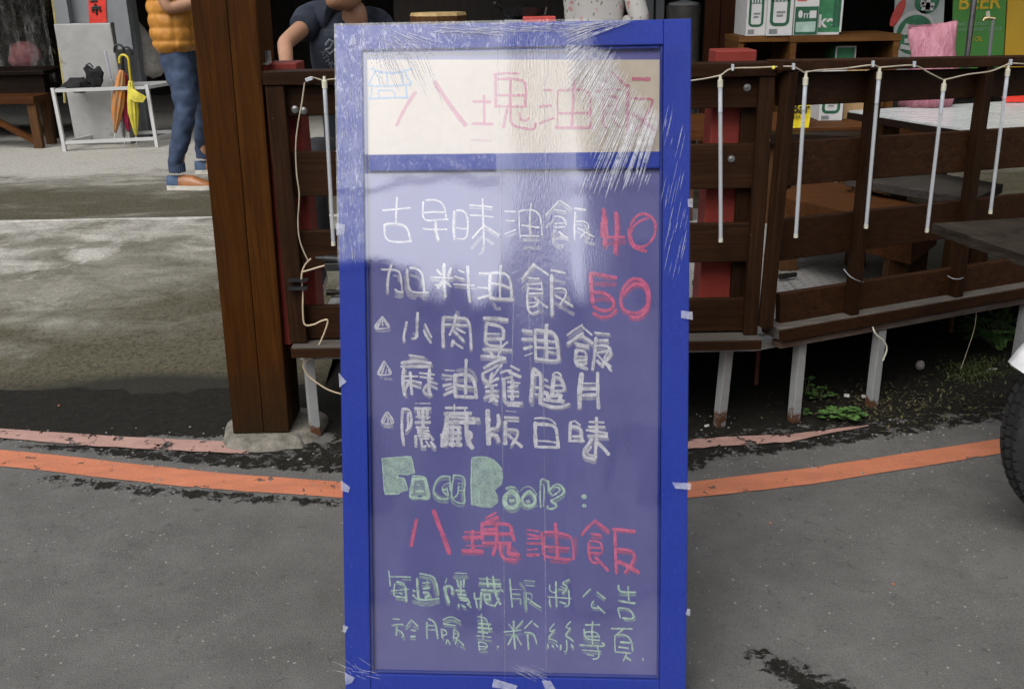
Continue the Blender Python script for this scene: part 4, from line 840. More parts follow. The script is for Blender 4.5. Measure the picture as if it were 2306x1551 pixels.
wire('lamp_wire', [fl(1540, 184), fl(1563, 181), fl(1590, 177), fl(1618, 171), fl(1626, 168), fl(1648, 155), fl(1700, 153), fl(1745, 151), fr_(1786, 151), fr_(1812, 164), fr_(1820, 162), fr_(1850, 158), fr_(1900, 155), fr_(1962, 147), fr_(1980, 152), fr_(2000, 151), fr_(2058, 148), fr_(2090, 163), fr_(2122, 179), fr_(2132, 179), fr_(2180, 168), fr_(2230, 161), fr_(2268, 146), fr_(2278, 143), fr_(2330, 146)], .0024, M_wire, 'long tan wire looping between the tube lamps along the right-hand fence')
for i, (q, side) in enumerate((((1650, 154), 0), ((1787, 152), 1), ((1966, 146), 1), ((2059, 147), 1), ((2276, 142), 1))):
    p = fr_(*q) if side else fl(*q); mb = MB(); mb.box(p + Vector((0, .002, .002)), (.007, .012, .018))
    tag(mb.build('cable_clip', M_clip, bevel=.001), ['grey cable clip on the fence rail right of the sign', 'grey cable clip at the corner of the fence', 'grey cable clip beside the middle upright of the right-hand fence', 'dark cable clip above the slack loop of the lamp wire', 'cable clip above the tube lamp furthest right'][i], 'clip', 'clips holding the lamp wire')
mb = MB(); p = fl(1742, 153); mb.ball(p, .0055); tag(mb.build('wire_nut', mat('yellow_plastic', (.7, .62, .05)), smooth=True), 'tiny yellow wire nut on the lamp wire near the fence corner', 'connector')
p = fl(688, 181); mb = MB(); mb.bar(p, fl(704, 176), .008, .010); tag(mb.build('wire_joint', M_clip, bevel=.001), 'small pale wire joint at the left end of the fence rail', 'connector')
# supply cable on the left of the fence
fc = lambda x, y: on_y(x, y, YF - .035)
wire('supply_cable', [fc(686, 186), fc(680, 230), fc(671, 280), fc(666, 330), fc(668, 390), fc(674, 440), fc(671, 500), fc(676, 545), fc(694, 588)], .0022, M_wire, 'thin cable running down the left end of the fence to the plug')
wire('extension_cable', [fc(700, 582), fc(686, 598), fc(679, 622), fc(682, 660), fc(682, 700), fc(686, 730), fc(705, 731), fc(725, 722), fc(738, 722), fc(730, 750), fc(714, 785), fc(704, 803), fc(683, 820), fc(690, 840), fc(705, 855), fc(735, 875), fc(765, 886), fc(800, 893)], .0027, mat('pale_cable', (.50, .40, .27)), 'looped pale extension cable hanging from the plug beside the sign', 'cable')
wire('extension_cable', [fc(682, 612), fc(700, 607), fc(720, 601), fc(736, 597)], .003, MATS['pale_cable'], 'short pale cable end plugged into the black adaptor', 'cable')
o = thing('plug', 'black plug and adaptor tied to the fence beside the sign', 'plug', fc(745, 592)); M_blk = mat('black_rubber', (.012, .012, .013), rough=.5)
mb = MB(); a, b_ = fc(712, 581), fc(772, 585); mb.tube([a, a + (b_ - a) * .3, a + (b_ - a) * .32, b_], [.006, .009, .012, .013], 10); mb.build('plug_body', M_blk, o, smooth=True)
mb = MB(); mb.box(fc(752, 600), (.055, .02, .026)); mb.build('adaptor', M_blk, o, bevel=.003)
mb = MB(); mb.box(fc(672, 630), (.058, .032, .005)); mb.box(fc(671, 647), (.058, .032, .010)); tag(mb.build('black_strap', M_blk), 'black strap wound round the left upright of the fence', 'strap')
for q, q2, lb in (((1900, 606), (1945, 635), 'thin white string tied round the middle upright of the right-hand fence'), ((2134, 621), (2175, 620), 'thin white string tied round the upright behind the rough plank')):
    pts = [on_f(q[0], q[1], .03), on_f((q[0] * 2 + q2[0]) / 3, (q[1] * 2 + q2[1]) / 3 + 7, .062), on_f((q[0] + 2 * q2[0]) / 3 + 3, (q[1] + 2 * q2[1]) / 3 + 7, .062), on_f(q2[0], q2[1], .03)]
    wire('string', pts, .0014, M_tubec, lb, 'string')
wire('loose_cord', [on_f(1965, 735, .06), on_f(1972, 752, .07), on_f(1990, 768, .075), on_f(1997, 785, .075), on_f(1991, 805, .075), on_f(1988, 812, .075)], .003, M_conn, 'loose pale cord end dangling below the deck ledge', 'cord')
wire('loose_cord', [on_f(2200, 690, .04), on_f(2194, 740, .04), on_f(2178, 790, .04), on_f(2164, 830, .04)], .0012, M_wire, 'thin tan string hanging under the deck beside the fern', 'cord')

# ---------------------------------------------------------------- rough plank table at the right
M_slab = wood('grey_old_plank', (.022, .017, .012), (.055, .044, .033), 'D', .7)
TB = thing('plank_table', 'rough dark plank table whose corner reaches in front of the right-hand fence', 'table', (1.75, 2.8, 0))
a = on_z(2091, 503, .72); b_ = on_z(2306, 579, .72); d = (b_ - a)
edge = []
for k in range(15):
    f = k / 14; p = a + d * (f * 1.22); edge.append(Vector((p.x + .006 * nz(k * .7, 1, 1) , p.y, .72)))
farx = on_z(2306, 490, .72); ex_ = Vector((farx.x - a.x, farx.y - a.y, 0)).normalized()
top = edge + [edge[-1] + ex_ * .62, edge[0] + ex_ * .85]
mb = MB(); mb.loft([[p + Vector((.012 * (1 if i < 15 else 0) + .005 * nz(i * .9, z * 40, 1), 0, z)) for i, p in enumerate(top)] for z in (-.03, -.016, 0)]); mb.build('table_top', M_slab, TB)
for k in (.16, .75):
    p = edge[0].lerp(edge[-1], k) + ex_ * .52; mb = MB(); mb.bar((p.x, p.y, 0), (p.x, p.y, .689), .06, .06); mb.build('leg', M_slab, TB)
# ---------------------------------------------------------------- motorcycle, only its front wheel reaches the frame
M_tyre = mat('tyre_rubber', (.014, .014, .014), rough=.75, bmp=.001); M_alloy = mat('wheel_alloy', (.35, .35, .36), rough=.35, metal=1); M_white = mat('white_bike_paint', (.72, .72, .72), rough=.2); M_seat = mat('black_vinyl', (.015, .015, .016), rough=.5)
wc = on_y(2541, 985, 2.33); WR = .322; wc.z = WR + .002
BK = thing('motorcycle', 'white motorcycle parked at the right edge, only its front wheel showing', 'motorcycle', (wc.x + .6, wc.y, 0))
def wheel(c):
    prof = [(WR - .085, -.022), (WR - .06, -.042), (WR - .03, -.045), (WR - .012, -.034), (WR - .006, 0), (WR - .012, .034), (WR - .03, .045), (WR - .06, .042), (WR - .085, .022)]
    n_ = 56; mb = MB(); rings = []
    for k in range(n_):
        a = 2 * math.pi * k / n_; rings.append([c + Vector((math.cos(a) * r, z, math.sin(a) * r)) for r, z in prof])
    for k in range(n_):
        A, B = rings[k], rings[(k + 1) % n_]
        for i in range(len(prof)):
            j = (i + 1) % len(prof); mb.add([A[i], A[j], B[j], B[i]], [(0, 1, 2, 3)])
    for k in range(64):                                         # tread blocks
        for zz in (-.030, -.010, .012, .031):
            a = 2 * math.pi * (k + (.5 if zz > 0 else 0)) / 64; r = WR - (.004 if abs(zz) < .02 else .012)
            mb.box(c + Vector((math.cos(a) * r, zz, math.sin(a) * r)), (.012, .013, .021), Matrix.Rotation(-a, 3, 'Y'))
    ty = mb.build('tyre', M_tyre, BK, smooth=True)
    mb = MB(); mb.loft([[c + Vector((math.cos(a) * r, z, math.sin(a) * r)) for r, z in ((WR - .083, -.024), (WR - .083, .024), (WR - .11, .018), (WR - .11, -.018))] for a in (2 * math.pi * k / 40 for k in range(41))], cap=False)
    for k in range(5):
        a = 2 * math.pi * k / 5; mb.bar(c, c + Vector((math.cos(a), 0, math.sin(a))) * (WR - .1), .03, .02)
    mb.lathe(c, [(.03, -.04), (.035, 0), (.03, .04)], 16, (0, 1, 0)); mb.build('rim', M_alloy, ty)
wheel(wc); wheel(wc + Vector((1.25, 0, 0)))
def arcband(c, r0, r1, a0, a1, hw, n_=18):
    mb = MB(); mb.loft([[c + Vector((math.cos(a) * r, y, math.sin(a) * r)) for r, y in ((r0, -hw), (r1, -hw * .6), (r1 + .008, 0), (r1, hw * .6), (r0, hw))] for a in (R_(a0 + (a1 - a0) * k / n_) for k in range(n_ + 1))]); return mb
arcband(wc, WR + .020, WR + .045, 40, 152, .065).build('front_fender', M_white, BK, smooth=True)
for s_ in (-.08, .08): mb = MB(); mb.tube([wc + Vector((0, s_, 0)), wc + Vector((.26, s_, .62))], .018, 10); mb.build('fork', M_alloy, BK, smooth=True)
mb = MB(); mb.loft([[wc + Vector((x, y * q, z)) for y, z in ((-.12, z0), (.12, z0), (.16, (z0 + z1) / 2), (.10, z1), (-.10, z1), (-.16, (z0 + z1) / 2))] for x, q, z0, z1 in ((.18, .5, .28, .66), (.30, 1, .1, .72), (.45, .9, 0, .5), (.75, 1, -.05, .38), (1.1, 1, .1, .5), (1.5, .6, .3, .5))]); mb.build('body', M_white, BK, smooth=True)
mb = MB(); mb.loft([[wc + Vector((x, y, z)) for y, z in ((-.11, .50), (.11, .50), (.13, .54), (.09, .58), (-.09, .58), (-.13, .54))] for x in (.75, .9, 1.2, 1.5)]); mb.build('seat', M_seat, BK, smooth=True)
mb = MB(); mb.tube([wc + Vector((.30, -.32, .72)), wc + Vector((.26, -.1, .69)), wc + Vector((.26, .1, .69)), wc + Vector((.30, .32, .72))], .014, 8); mb.build('handlebar', M_seat, BK, smooth=True)

# ---------------------------------------------------------------- weeds, moss, litter under the deck
def leafmat(name, c): return mat(name, tuple(k * .7 for k in c), tuple(k * 1.3 for k in c), rough=.55, scale=40)
M_leaf = leafmat('weed_leaf', (.075, .16, .035)); M_fern = leafmat('fern_leaf', (.07, .15, .035)); M_stem = leafmat('weed_stem', (.08, .10, .04)); M_moss = leafmat('moss', (.055, .075, .015))
def leaf(mb, p, d, L, w_, nseg=1):
    d = d.normalized(); s_ = d.cross(Vector((0, 0, 1))); s_ = s_.normalized() if s_.length > .05 else Vector((1, 0, 0)); u = s_.cross(d)
    mb.add([p, p + d * L * .35 + s_ * w_ * .5 + u * .1 * L, p + d * L + u * -.05 * L, p + d * L * .35 - s_ * w_ * .5 + u * .1 * L, p + d * L * .8 + s_ * w_ * .35 + u * .06 * L, p + d * L * .8 - s_ * w_ * .35 + u * .06 * L], [(0, 1, 4, 2, 5, 3)])
def weed(label, q, r, h, n_, ls, fern=False):
    b0 = on_z(*q, 0); b0.z = road_z(b0.x, b0.y)
    o = thing('weed', label, 'plant', b0, 'weeds under the deck'); ml = MB(); ms = MB()
    for k in range(n_):
        a = ru(0, 2 * math.pi); rr = r * math.sqrt(ru(.02, 1)); tip = b0 + Vector((rr * math.cos(a), rr * math.sin(a) * .7, h * ru(.35, 1) * (1.1 - .6 * rr / r)))
        mid = b0.lerp(tip, .5) + Vector((0, 0, h * .2)); ms.tube([b0 + Vector((ru(-.004, .004), ru(-.004, .004), 0)), mid, tip], [.0016, .0013, .0008], 4)
        if fern:
            for i in range(1, 9):
                p = mid.lerp(tip, i / 8); dd = (tip - mid).normalized(); sd_ = dd.cross(Vector((0, 0, 1))).normalized()
                for s_ in (-1, 1): leaf(ml, p, sd_ * s_ + dd * .5 + Vector((0, 0, .1)), ls * (1.1 - .09 * i), ls * .34)
        else:
            for i in range(3):
                a2 = a + i * 2.1; leaf(ml, tip, Vector((math.cos(a2), math.sin(a2), .35)), ls, ls * .95)
    ms.build('stem', M_stem, o); ml.build('leaf_mass', M_fern if fern else M_leaf, o)
weed('bright clover-like weed between the second and third deck legs', (1898, 945), .075, .05, 55, .016)
weed('small weed in the gravel left of the clover', (1848, 900), .05, .055, 16, .013)
weed('thin weed leaning against the second deck leg', (1815, 888), .03, .09, 7, .014)
weed('tiny sprout at the foot of the second deck leg', (1816, 935), .02, .025, 8, .009)
weed('feathery fern under the right end of the deck', (2235, 815), .19, .20, 46, .026, True)
weed('smaller fern beside the motorcycle', (2290, 790), .12, .12, 20, .02, True)
mb = MB()
for k in range(900):
    x = random.gauss(2190, 38); y = random.gauss(845, 9); p = on_z(x, y, .01); p.z = road_z(p.x, p.y); leaf(mb, p, Vector((ru(-1, 1), ru(-1, 1), ru(.4, 1.2))), ru(.008, .018), .005)
o = mb.build('moss', M_moss); tag(o, 'patch of green moss on the earth bank by the motorcycle', 'moss', None, 'stuff')
mb = MB()
for k in range(700):
    q = (random.gauss(2050, 130), random.gauss(905, 26)); p = on_z(*q, .005)
    if p.y < 3.0 or p.y > 3.9: continue
    p.z = road_z(p.x, p.y) + .002; leaf(mb, p, Vector((ru(-1, 1), ru(-1, 1), ru(0, .5))), ru(.006, .02), ru(.004, .010))
tag(mb.build('leaf_litter', mat('leaf_litter', (.035, .04, .012), (.11, .09, .04), rough=.8, scale=30)), 'dark leaf litter and moss on the earth under the deck', 'leaf litter', None, 'stuff')
M_peb = mat('pebble', (.15, .14, .13), (.34, .32, .29), rough=.8, scale=90); mb = MB()
for k in range(230):
    lf = random.random() < .45
    x, y = (ru(0, 760), ru(960, 1120)) if lf else (ru(1565, 2260), ru(930, 1080)); p = on_z(x, y, 0); s_ = ru(.0015, .0048) * (1.6 if random.random() < .06 else 1)
    mb.ball((p.x, p.y, road_z(p.x, p.y) + s_ * .4), s_, s_ * ru(.6, 1), s_ * .6, 6)
for k in range(150):
    p = on_z(ru(0, 2306), ru(1120, 1551), 0); s_ = ru(.001, .0024); mb.ball((p.x, p.y, road_z(p.x, p.y) + s_ * .4), s_, s_, s_ * .6, 6)
tag(mb.build('gravel', M_peb), 'loose pale grit scattered on the road', 'gravel', None, 'stuff')
M_lit = mat('white_litter', (.72, .70, .66), rough=.7)
for i, (q, z, sz, lb) in enumerate((((1907, 890), .012, (.018, .012, .008), 'small white scrap of litter under the deck'), ((1945, 892), .01, (.014, .010, .008), 'pale scrap beside the third deck leg'), ((2072, 822), .05, (.034, .03, .042), 'round grey stone lying in the dark under the deck'), ((2235, 832), .03, (.03, .008, .008), 'white cigarette end on the moss by the motorcycle'), ((1592, 958), .005, (.016, .006, .006), 'white cigarette end at the foot of the deck leg right of the sign'))):
    p = on_z(*q, z); mb = MB()
    if i == 2: mb.ball(p, .017, .016, .020, 10)
    else: mb.box(p, sz, Matrix.Rotation(ru(-.5, .5), 3, 'Z'))
    tag(mb.build('stone' if i == 2 else 'litter', M_peb if i == 2 else M_lit, smooth=True if i == 2 else False), lb, 'stone' if i == 2 else 'litter')
mb = MB()                                                       # fallen orange petals and chips
M_chip = mat('orange_chip', (.45, .18, .10), rough=.7)
for q, lb in (((132, 911), 'tiny orange chip on the wet road left of the timber post'), ((228, 1039), 'tiny orange chip on the orange line at the left'), ((2012, 1314), 'tiny pinkish petal on the road below the orange line'), ((1735, 1178), 'tiny pinkish chip on the road right of the sign')):
    p = on_z(*q, .004); mb = MB(); mb.box((p.x, p.y, road_z(p.x, p.y) + .004), (.006, .005, .003)); tag(mb.build('paint_chip', M_chip), lb, 'chip')
M_pipe = mat('dark_pipe', (.03, .025, .02), rough=.4, metal=.6)
for q0, q1, lb in (((1756, 623), (1792, 618), 'short rusty pipe stub lying on the deck right of the red post'), ((735, 659), (775, 658), 'short metal pipe stub on the deck left of the sign'), ((1560, 637), (1582, 636), 'short metal pipe stub on the deck beside the right red post')):
    a, b_ = on_z(*q0, .315), on_z(*q1, .315); mb = MB(); mb.tube([a, a.lerp(b_, .5), a.lerp(b_, .52), b_], [.012, .012, .010, .010], 10); tag(mb.build('pipe_stub', M_pipe, smooth=True), lb, 'pipe', 'pipe stubs on the deck')

# ---------------------------------------------------------------- inside, left: pillar, rack, umbrellas, bench
M_brn = wood('brown_bench_wood', (.050, .018, .006), (.12, .046, .014), 'X', .6); M_brnv = wood('brown_bench_leg', (.06, .028, .012), (.13, .065, .028), 'Z', .6); M_dkb = wood('dark_table_wood', (.009, .005, .0035), (.022, .012, .008), 'X', .45)
M_pil = mat('painted_concrete', (.30, .30, .29), (.40, .40, .39), rough=.8, scale=6, spots=((.22, .20, .15), 3, .62)); M_grey = mat('grey_steel_paint', (.16, .17, .18), (.22, .23, .24), rough=.55, scale=5)
YP = 8.0
PIL = thing('pillar', 'grey concrete and steel pillar behind the umbrella rack', 'pillar', (-3.2, YP + .2, FLOOR))
a = on_y(142, 190, YP); b_ = on_y(268, 190, YP); zt = on_y(200, 53, YP).z
mb = MB(); mb.hexa([Vector((x, y, z)) for z, i, j in ((FLOOR + .003, -.02, .03), (zt, 0, 0)) for x, y in ((a.x - i, YP), (b_.x + j, YP), (b_.x + j, YP + .4), (a.x - i, YP + .4))]); mb.build('plinth', M_pil, PIL, bevel=.01)
mb = MB(); mb.span((a.x + .02, YP + .10, zt + .002), (b_.x + .04, YP + .16, 2.29)); mb.build('web', M_grey, PIL)
for x0 in (a.x + .02, b_.x - .06): mb = MB(); mb.span((x0, YP + .02, zt + .002), (x0 + .10, YP + .098, 2.29)); mb.build('flange', M_grey, PIL)
x0 = on_y(258, 60, YP - .05).x; x1 = on_y(292, 60, YP - .05).x
mb = MB(); mb.span((x0, YP - .05, on_y(270, 112, YP - .05).z), (x1, YP - .002, 2.29)); mb.build('channel', M_grey, PIL)
x0 = on_y(288, 160, YP + .3).x; mb = MB(); mb.span((x0, YP + .3, FLOOR + .003), (x0 + .10, YP + .42, 2.29)); tag(mb.build('steel_column', M_grey), 'narrow grey steel column right of the concrete pillar', 'column')
M_redp = mat('red_paper', (.62, .028, .012), rough=.6); M_ink = mat('black_ink', (.012, .012, .012), rough=.6)
RP = thing('red_paper_strip', 'red paper couplet strip with black brush characters on the pillar', 'poster', on_y(220, 52, YP + .012))
mb = MB(); c = [on_y(x, y, YP + .012) for x, y in ((201, 53), (240, 51), (236, -60), (196, -60))]; mb.prism(c, (0, .003, 0)); mb.build('paper', M_redp, RP)
mb = MB(); k_ = 640 / 2306
for st in ("770,35 785,60", "745,62 815,58", "752,72 755,100", "752,74 812,70 815,98", "783,60 785,122", "735,12 790,8", "760,-20 762,10", "762,-8 785,-8"):
    pts = [[float(z) for z in q.split(',')] for q in st.split()]
    mb.tube([on_y(x * k_, y * k_, YP + .0105) for x, y in pts], .009, 5)
mb.build('lettering', M_ink, RP)
M_rack = mat('white_rack_tube', (.50, .51, .50), (.60, .60, .59), rough=.5, scale=12, spots=((.25, .18, .12), 20, .66)); M_cap = M_seat
fl0 = on_z(147, 341, FLOOR); fr0 = on_z(354, 331, FLOOR); bl0 = fl0 + Vector((.10, .42, 0)); br0 = fr0 + Vector((.10, .42, 0)); RH = .47
RK = thing('umbrella_rack', 'white tubular steel umbrella rack standing in front of the pillar', 'rack', (fl0 + br0) / 2)
for p in (fl0, fr0, bl0, br0): mb = MB(); mb.bar(p, p + Vector((-.015, 0, RH)), .025, .025, (1, 0, 0)); mb.build('leg', M_rack, RK)
for z in (.065, RH - .02):
    for p, q in ((fl0, fr0), (bl0, br0), (fl0, bl0), (fr0, br0)):
        s_ = Vector((-.015 * z / RH, 0, z)); d = (q - p).normalized() * .0135; mb = MB(); mb.bar(p + s_ + d, q + s_ - d, .024, .024, (0, 0, 1)); mb.build('rail', M_rack, RK)
M_nyl = lambda n_, c: mat(n_, c, rough=.6, scale=14, bmp=.002)
def umbrella(label, ptop, ptip, m, rad, hook, hm, hk=1, flap=None):
    a, b_ = Vector(ptop), Vector(ptip); d = (b_ - a).normalized(); L = (b_ - a).length
    o = thing('umbrella', label, 'umbrella', b_, 'umbrellas in the rack'); sx_, sy_ = ortho(d); rings = []
    for f, r in ((0, .35), (.04, .55), (.15, .8), (.35, 1.1), (.55, 1.15), (.75, .8), (.92, .4), (1, .15)):
        rings.append([a + d * (L * .9 * f) + (sx_ * math.cos(t_) + sy_ * math.sin(t_)) * rad * r * (1 + .28 * math.cos(8 * t_ + 3 * f)) for t_ in (2 * math.pi * k / 32 for k in range(32))])
    mb = MB(); mb.loft(rings); mb.build('canopy', m, o, smooth='all')
    mb = MB(); mb.tube([b_ - d * .12 * L, b_ + d * .02], .006, 8); mb.build('tip', M_rack, o, smooth=True)
    mb = MB(); h0 = a - d * .01
    P = [a + d * .02, h0 - d * .12]
    if hook:
        c_ = h0 - d * .14 + Vector((hk * .035, 0, 0))
        P += [c_ + Vector((-hk * .035 * math.cos(t_), 0, .04 * math.sin(t_))) for t_ in (math.pi * k / 8 for k in range(9))] + [c_ + Vector((hk * .036, 0, -.02))]
    else: P += [h0 - d * .2]
    mb.tube(P, .0085, 8); mb.build('handle', hm, o, smooth=True)
    return o
YU = (fl0.y + bl0.y) / 2
um = lambda x, y, dy=0: on_y(x, y, YU + dy)
umbrella('pale clear umbrella leaning in the white rack, left of the orange one', um(250, 178, .05), um(281, 325, .12), M_nyl('pale_nylon', (.42, .42, .43)), .022, False, mat('lilac_handle', (.5, .5, .6)))
umbrella('orange patterned umbrella with black hook handle in the rack', um(274, 158, -.08), um(258, 315, -.06), mat('orange_pattern_nylon', (.66, .21, .008), (.34, .25, .16), rough=.5, scale=13, stretch=(3, 3, .6)), .036, True, M_seat, -1)
umbrella('magenta umbrella with black hook handle behind the orange one', um(279, 165, -.02), um(290, 312, .0), M_nyl('magenta_nylon', (.45, .02, .085)), .036, True, M_seat, 1)
UY = umbrella('yellow umbrella with yellow hook handle at the right of the rack', um(294, 182, -.1), um(308, 322, -.06), M_nyl('yellow_nylon', (.60, .52, .06)), .030, True, mat('yellow_handle', (.62, .50, .03), rough=.35), -1)
mb = MB(); mb.add([um(287, 192, -.13), um(312, 208, -.14), um(330, 218, -.12), um(322, 231, -.13), um(305, 230, -.14), um(292, 222, -.14)], [(0, 1, 5), (1, 4, 5), (1, 2, 3, 4)]); mb.build('loose_flap', MATS['yellow_nylon'], UY)
BG = thing('black_bag', 'crumpled black bag lying on top of the umbrella rack', 'bag', um(185, 205)); mb = MB()
for q, r, sz_ in (((172, 192), .12, .42), ((212, 172), .075, 1.0)):
    b0 = len(mb.v); c_ = um(*q, -.02); mb.ball(c_, r, r * .6, r * sz_, 22)
    for i_ in range(b0, len(mb.v)): d_ = mb.v[i_] - c_; mb.v[i_] = c_ + d_ * (1 + .55 * noise.noise(mb.v[i_] * 14) + .3 * noise.noise(mb.v[i_] * 34))
mb.build('body', mat('black_cloth', (.008, .008, .009), rough=.9, bmp=.004), BG, smooth=True)
mb = MB(); mb.tube([um(196, 162, -.05), um(194, 147, -.05), um(202, 143, -.05), um(210, 152, -.05)], .006, 6); mb.build('strap', M_seat, BG)
# hanging pale sack and things behind
rings = []
for f, w_, cx_ in ((0, .03, 305), (.15, .10, 308), (.4, .17, 316), (.65, .24, 322), (.85, .28, 325), (.95, .24, 326), (1, .12, 326)):
    c = on_y(cx_, 48 + 126 * f, 8.5); rings.append([c + Vector((w_ * .62 * math.cos(t_), .12 * w_ / .28 * math.sin(t_), .012 * math.sin(5 * t_))) for t_ in (2 * math.pi * k / 20 for k in range(20))])
mb = MB(); mb.loft(rings); tag(mb.build('hanging_sack', mat('off_white_sack', (.36, .34, .31), rough=.8, bmp=.003), smooth='all'), 'pale cloth sack hanging behind the pillar', 'sack')
# dark table and bench at far left
p = on_z(92, 335, FLOOR)
BN = thing('wooden_bench', 'brown wooden bench with a diagonal brace at the far left', 'bench', p); zt = on_y(90, 217, p.y).z
mb = MB(); mb.span((p.x - 1.5, p.y - .02, zt - .055), (p.x + .02, p.y + .28, zt)); mb.build('seat', M_brn, BN, bevel=.004)
for dx in (-.05, -1.35):
    for dy in (.0, .22): mb = MB(); mb.span((p.x + dx, p.y + dy, FLOOR + .003), (p.x + dx + .065, p.y + dy + .05, zt - .056)); mb.build('leg', M_brnv, BN)
mb = MB(); mb.bar((p.x - .50, p.y + .03, zt - .07), (p.x - .05, p.y + .03, zt - .34), .045, .04); mb.build('brace', M_brn, BN)
p2 = on_y(98, 160, 8.25); TBL = thing('dark_table', 'dark wooden table behind the bench at the far left', 'table', (p2.x - .8, 8.5, FLOOR))
mb = MB(); mb.span((p2.x - 1.6, 8.25, p2.z - .03), (p2.x, 8.85, p2.z)); mb.build('table_top', M_dkb, TBL, bevel=.004)
mb = MB(); mb.span((p2.x - 1.55, 8.29, p2.z - .24), (p2.x - .03, 8.33, p2.z - .032)); mb.build('apron', M_dkb, TBL)
for dx in (-1.55, -.12): mb = MB(); mb.span((p2.x + dx, 8.34, FLOOR + .003), (p2.x + dx + .08, 8.42, p2.z - .032)); mb.build('leg', M_dkb, TBL)
m, t, b = nodes('clear_curtain'); M_curt = m; n = noise_n(t, mapping(t, (3, 1, .8)), 9, 7, .7, 1.0)
t.links.new(ramp(t, n, [(.48, .06), (.75, .5)]), b.inputs['Alpha']); b.inputs['Base Color'].default_value = (.5, .5, .47, 1); b.inputs['Roughness'].default_value = .2; bump(t, b, n, .02)
mb = MB(); N_ = 26; ax = on_y(-60, 100, 8.9).x; bx = on_y(112, 100, 8.9).x
P = [Vector((ax + (bx - ax) * k / N_, 8.92 + .03 * math.sin(k * 1.9) + .02 * math.sin(k * .8), 0)) for k in range(N_ + 1)]
mb.loft([[Vector((p_.x, p_.y + o_, z)) for p_ in P for o_ in (0,)] + [Vector((p_.x, p_.y + .003, z)) for p_ in reversed(P)] for z in (.7, 1.2, 1.9, 2.29)]); tag(mb.build('plastic_curtain', M_curt, smooth=True), 'clear crinkled plastic sheet hanging at the far left', 'curtain')
mb = MB()
for k in range(420):
    p_ = on_y(ru(-40, 118), ru(-30, 160), 9.35 + ru(-.1, .2)); leaf(mb, p_, Vector((ru(-1, 1), -.4, ru(-1, 1))), ru(.05, .13), ru(.02, .05))
tag(mb.build('dried_leaves', mat('dried_leaf', (.05, .038, .02), (.15, .12, .07), rough=.8, scale=8)), 'brown dried leaves bundled behind the plastic sheet', 'dried leaves', None, 'stuff')
mb = MB(); c = on_y(57, 122, 9.1); mb.ball(c, .14, .08, .11, 14); mb.ball(c + Vector((-.08, 0, -.05)), .08, .06, .06, 10); tag(mb.build('pink_bag', mat('pink_plastic', (.45, .16, .17), rough=.4, bmp=.006), smooth=True), 'pink plastic bag seen through the clear sheet at the far left', 'bag')
a, b_ = on_y(116, -20, 8.3), on_y(144, 190, 8.3); mb = MB(); mb.tube([a, b_, on_y(146, 232, 8.3)], .011, 8); tag(mb.build('yellow_pole', mat('yellow_pole_paint', (.45, .38, .14)), smooth=True), 'thin pale yellow pole left of the grey pillar', 'pole')
# ---------------------------------------------------------------- inside, right: tables, shelf, cartons, banners
M_tabl = mat('pale_table_top', (.42, .44, .44), (.56, .58, .57), rough=.28, scale=5, stretch=(1, 3, 1), spots=((.30, .26, .18), 5, .66)); M_shelf = wood('orange_shelf_wood', (.10, .042, .012), (.20, .095, .03), 'X', .6); M_shelfd = wood('dark_panel_wood', (.030, .010, .005), (.065, .022, .010), 'Z', .6)
zt = .88
P = [on_z(*q, zt) for q in ((1912, 249), (2185, 293))]; near = P[1] - P[0]; c0 = P[0]; c1 = P[0] + near * 1.5; exd = (on_z(2306, 226, zt) - P[0]); exd.z = 0; c2 = c1 + exd * 1.9; c3 = c0 + exd * 1.9
TA = thing('dining_table', 'long table with a pale shiny top behind the right-hand fence', 'table', ((c0 + c2) / 2).to_2d().to_3d() + Vector((0, 0, .296)))
mb = MB(); mb.prism([c0, c1, c2, c3], (0, 0, -.008)); mb.build('table_top', M_tabl, TA)
ins = lambda f: [c.lerp((c0 + c2) / 2, f) for c in (c0, c1, c2, c3)]
mb = MB(); mb.prism([p + Vector((0, 0, -.0085)) for p in ins(-.006)], (0, 0, -.028)); mb.build('table_frame', M_dkb, TA)
for p in ins(.16): mb = MB(); mb.bar((p.x, p.y, .2965), (p.x, p.y, zt - .038), .075, .075); mb.build('leg', M_brnv, TA)
M_dkt = wood('grey_brown_slab', (.035, .030, .026), (.07, .062, .055), 'X', .5)
def benchy(label, q, z, th, leg=True, m=M_brn):
    P = [on_z(*k, z) for k in q]; o = thing('deck_bench', label, 'bench', (sum(P, Vector()) / 4).to_2d().to_3d() + Vector((0, 0, .296)))
    mb = MB(); mb.prism(P, (0, 0, -th)); mb.build('seat', m, o, bevel=.003)
    c = sum(P, Vector()) / 4
    for p in P:
        p = p.lerp(c, .22); mb = MB(); mb.bar((p.x, p.y, .2965), (p.x, p.y, z - th - .002), .055, .07); mb.build('leg', M_brnv, o)
    return o
benchy('brown bench with a deep side board behind the right-hand fence', ((1745, 440), (1830, 398), (2120, 470), (2060, 510)), .60, .14)
benchy('dark low table slab in front of the dining table, behind the fence', ((1905, 400), (2010, 372), (2260, 415), (2195, 448)), .66, .035, m=M_dkt)
benchy('dark bench at the back of the deck behind the yellow bag', ((1700, 300), (1760, 262), (1960, 268), (1940, 306)), .74, .05, m=M_dkb)
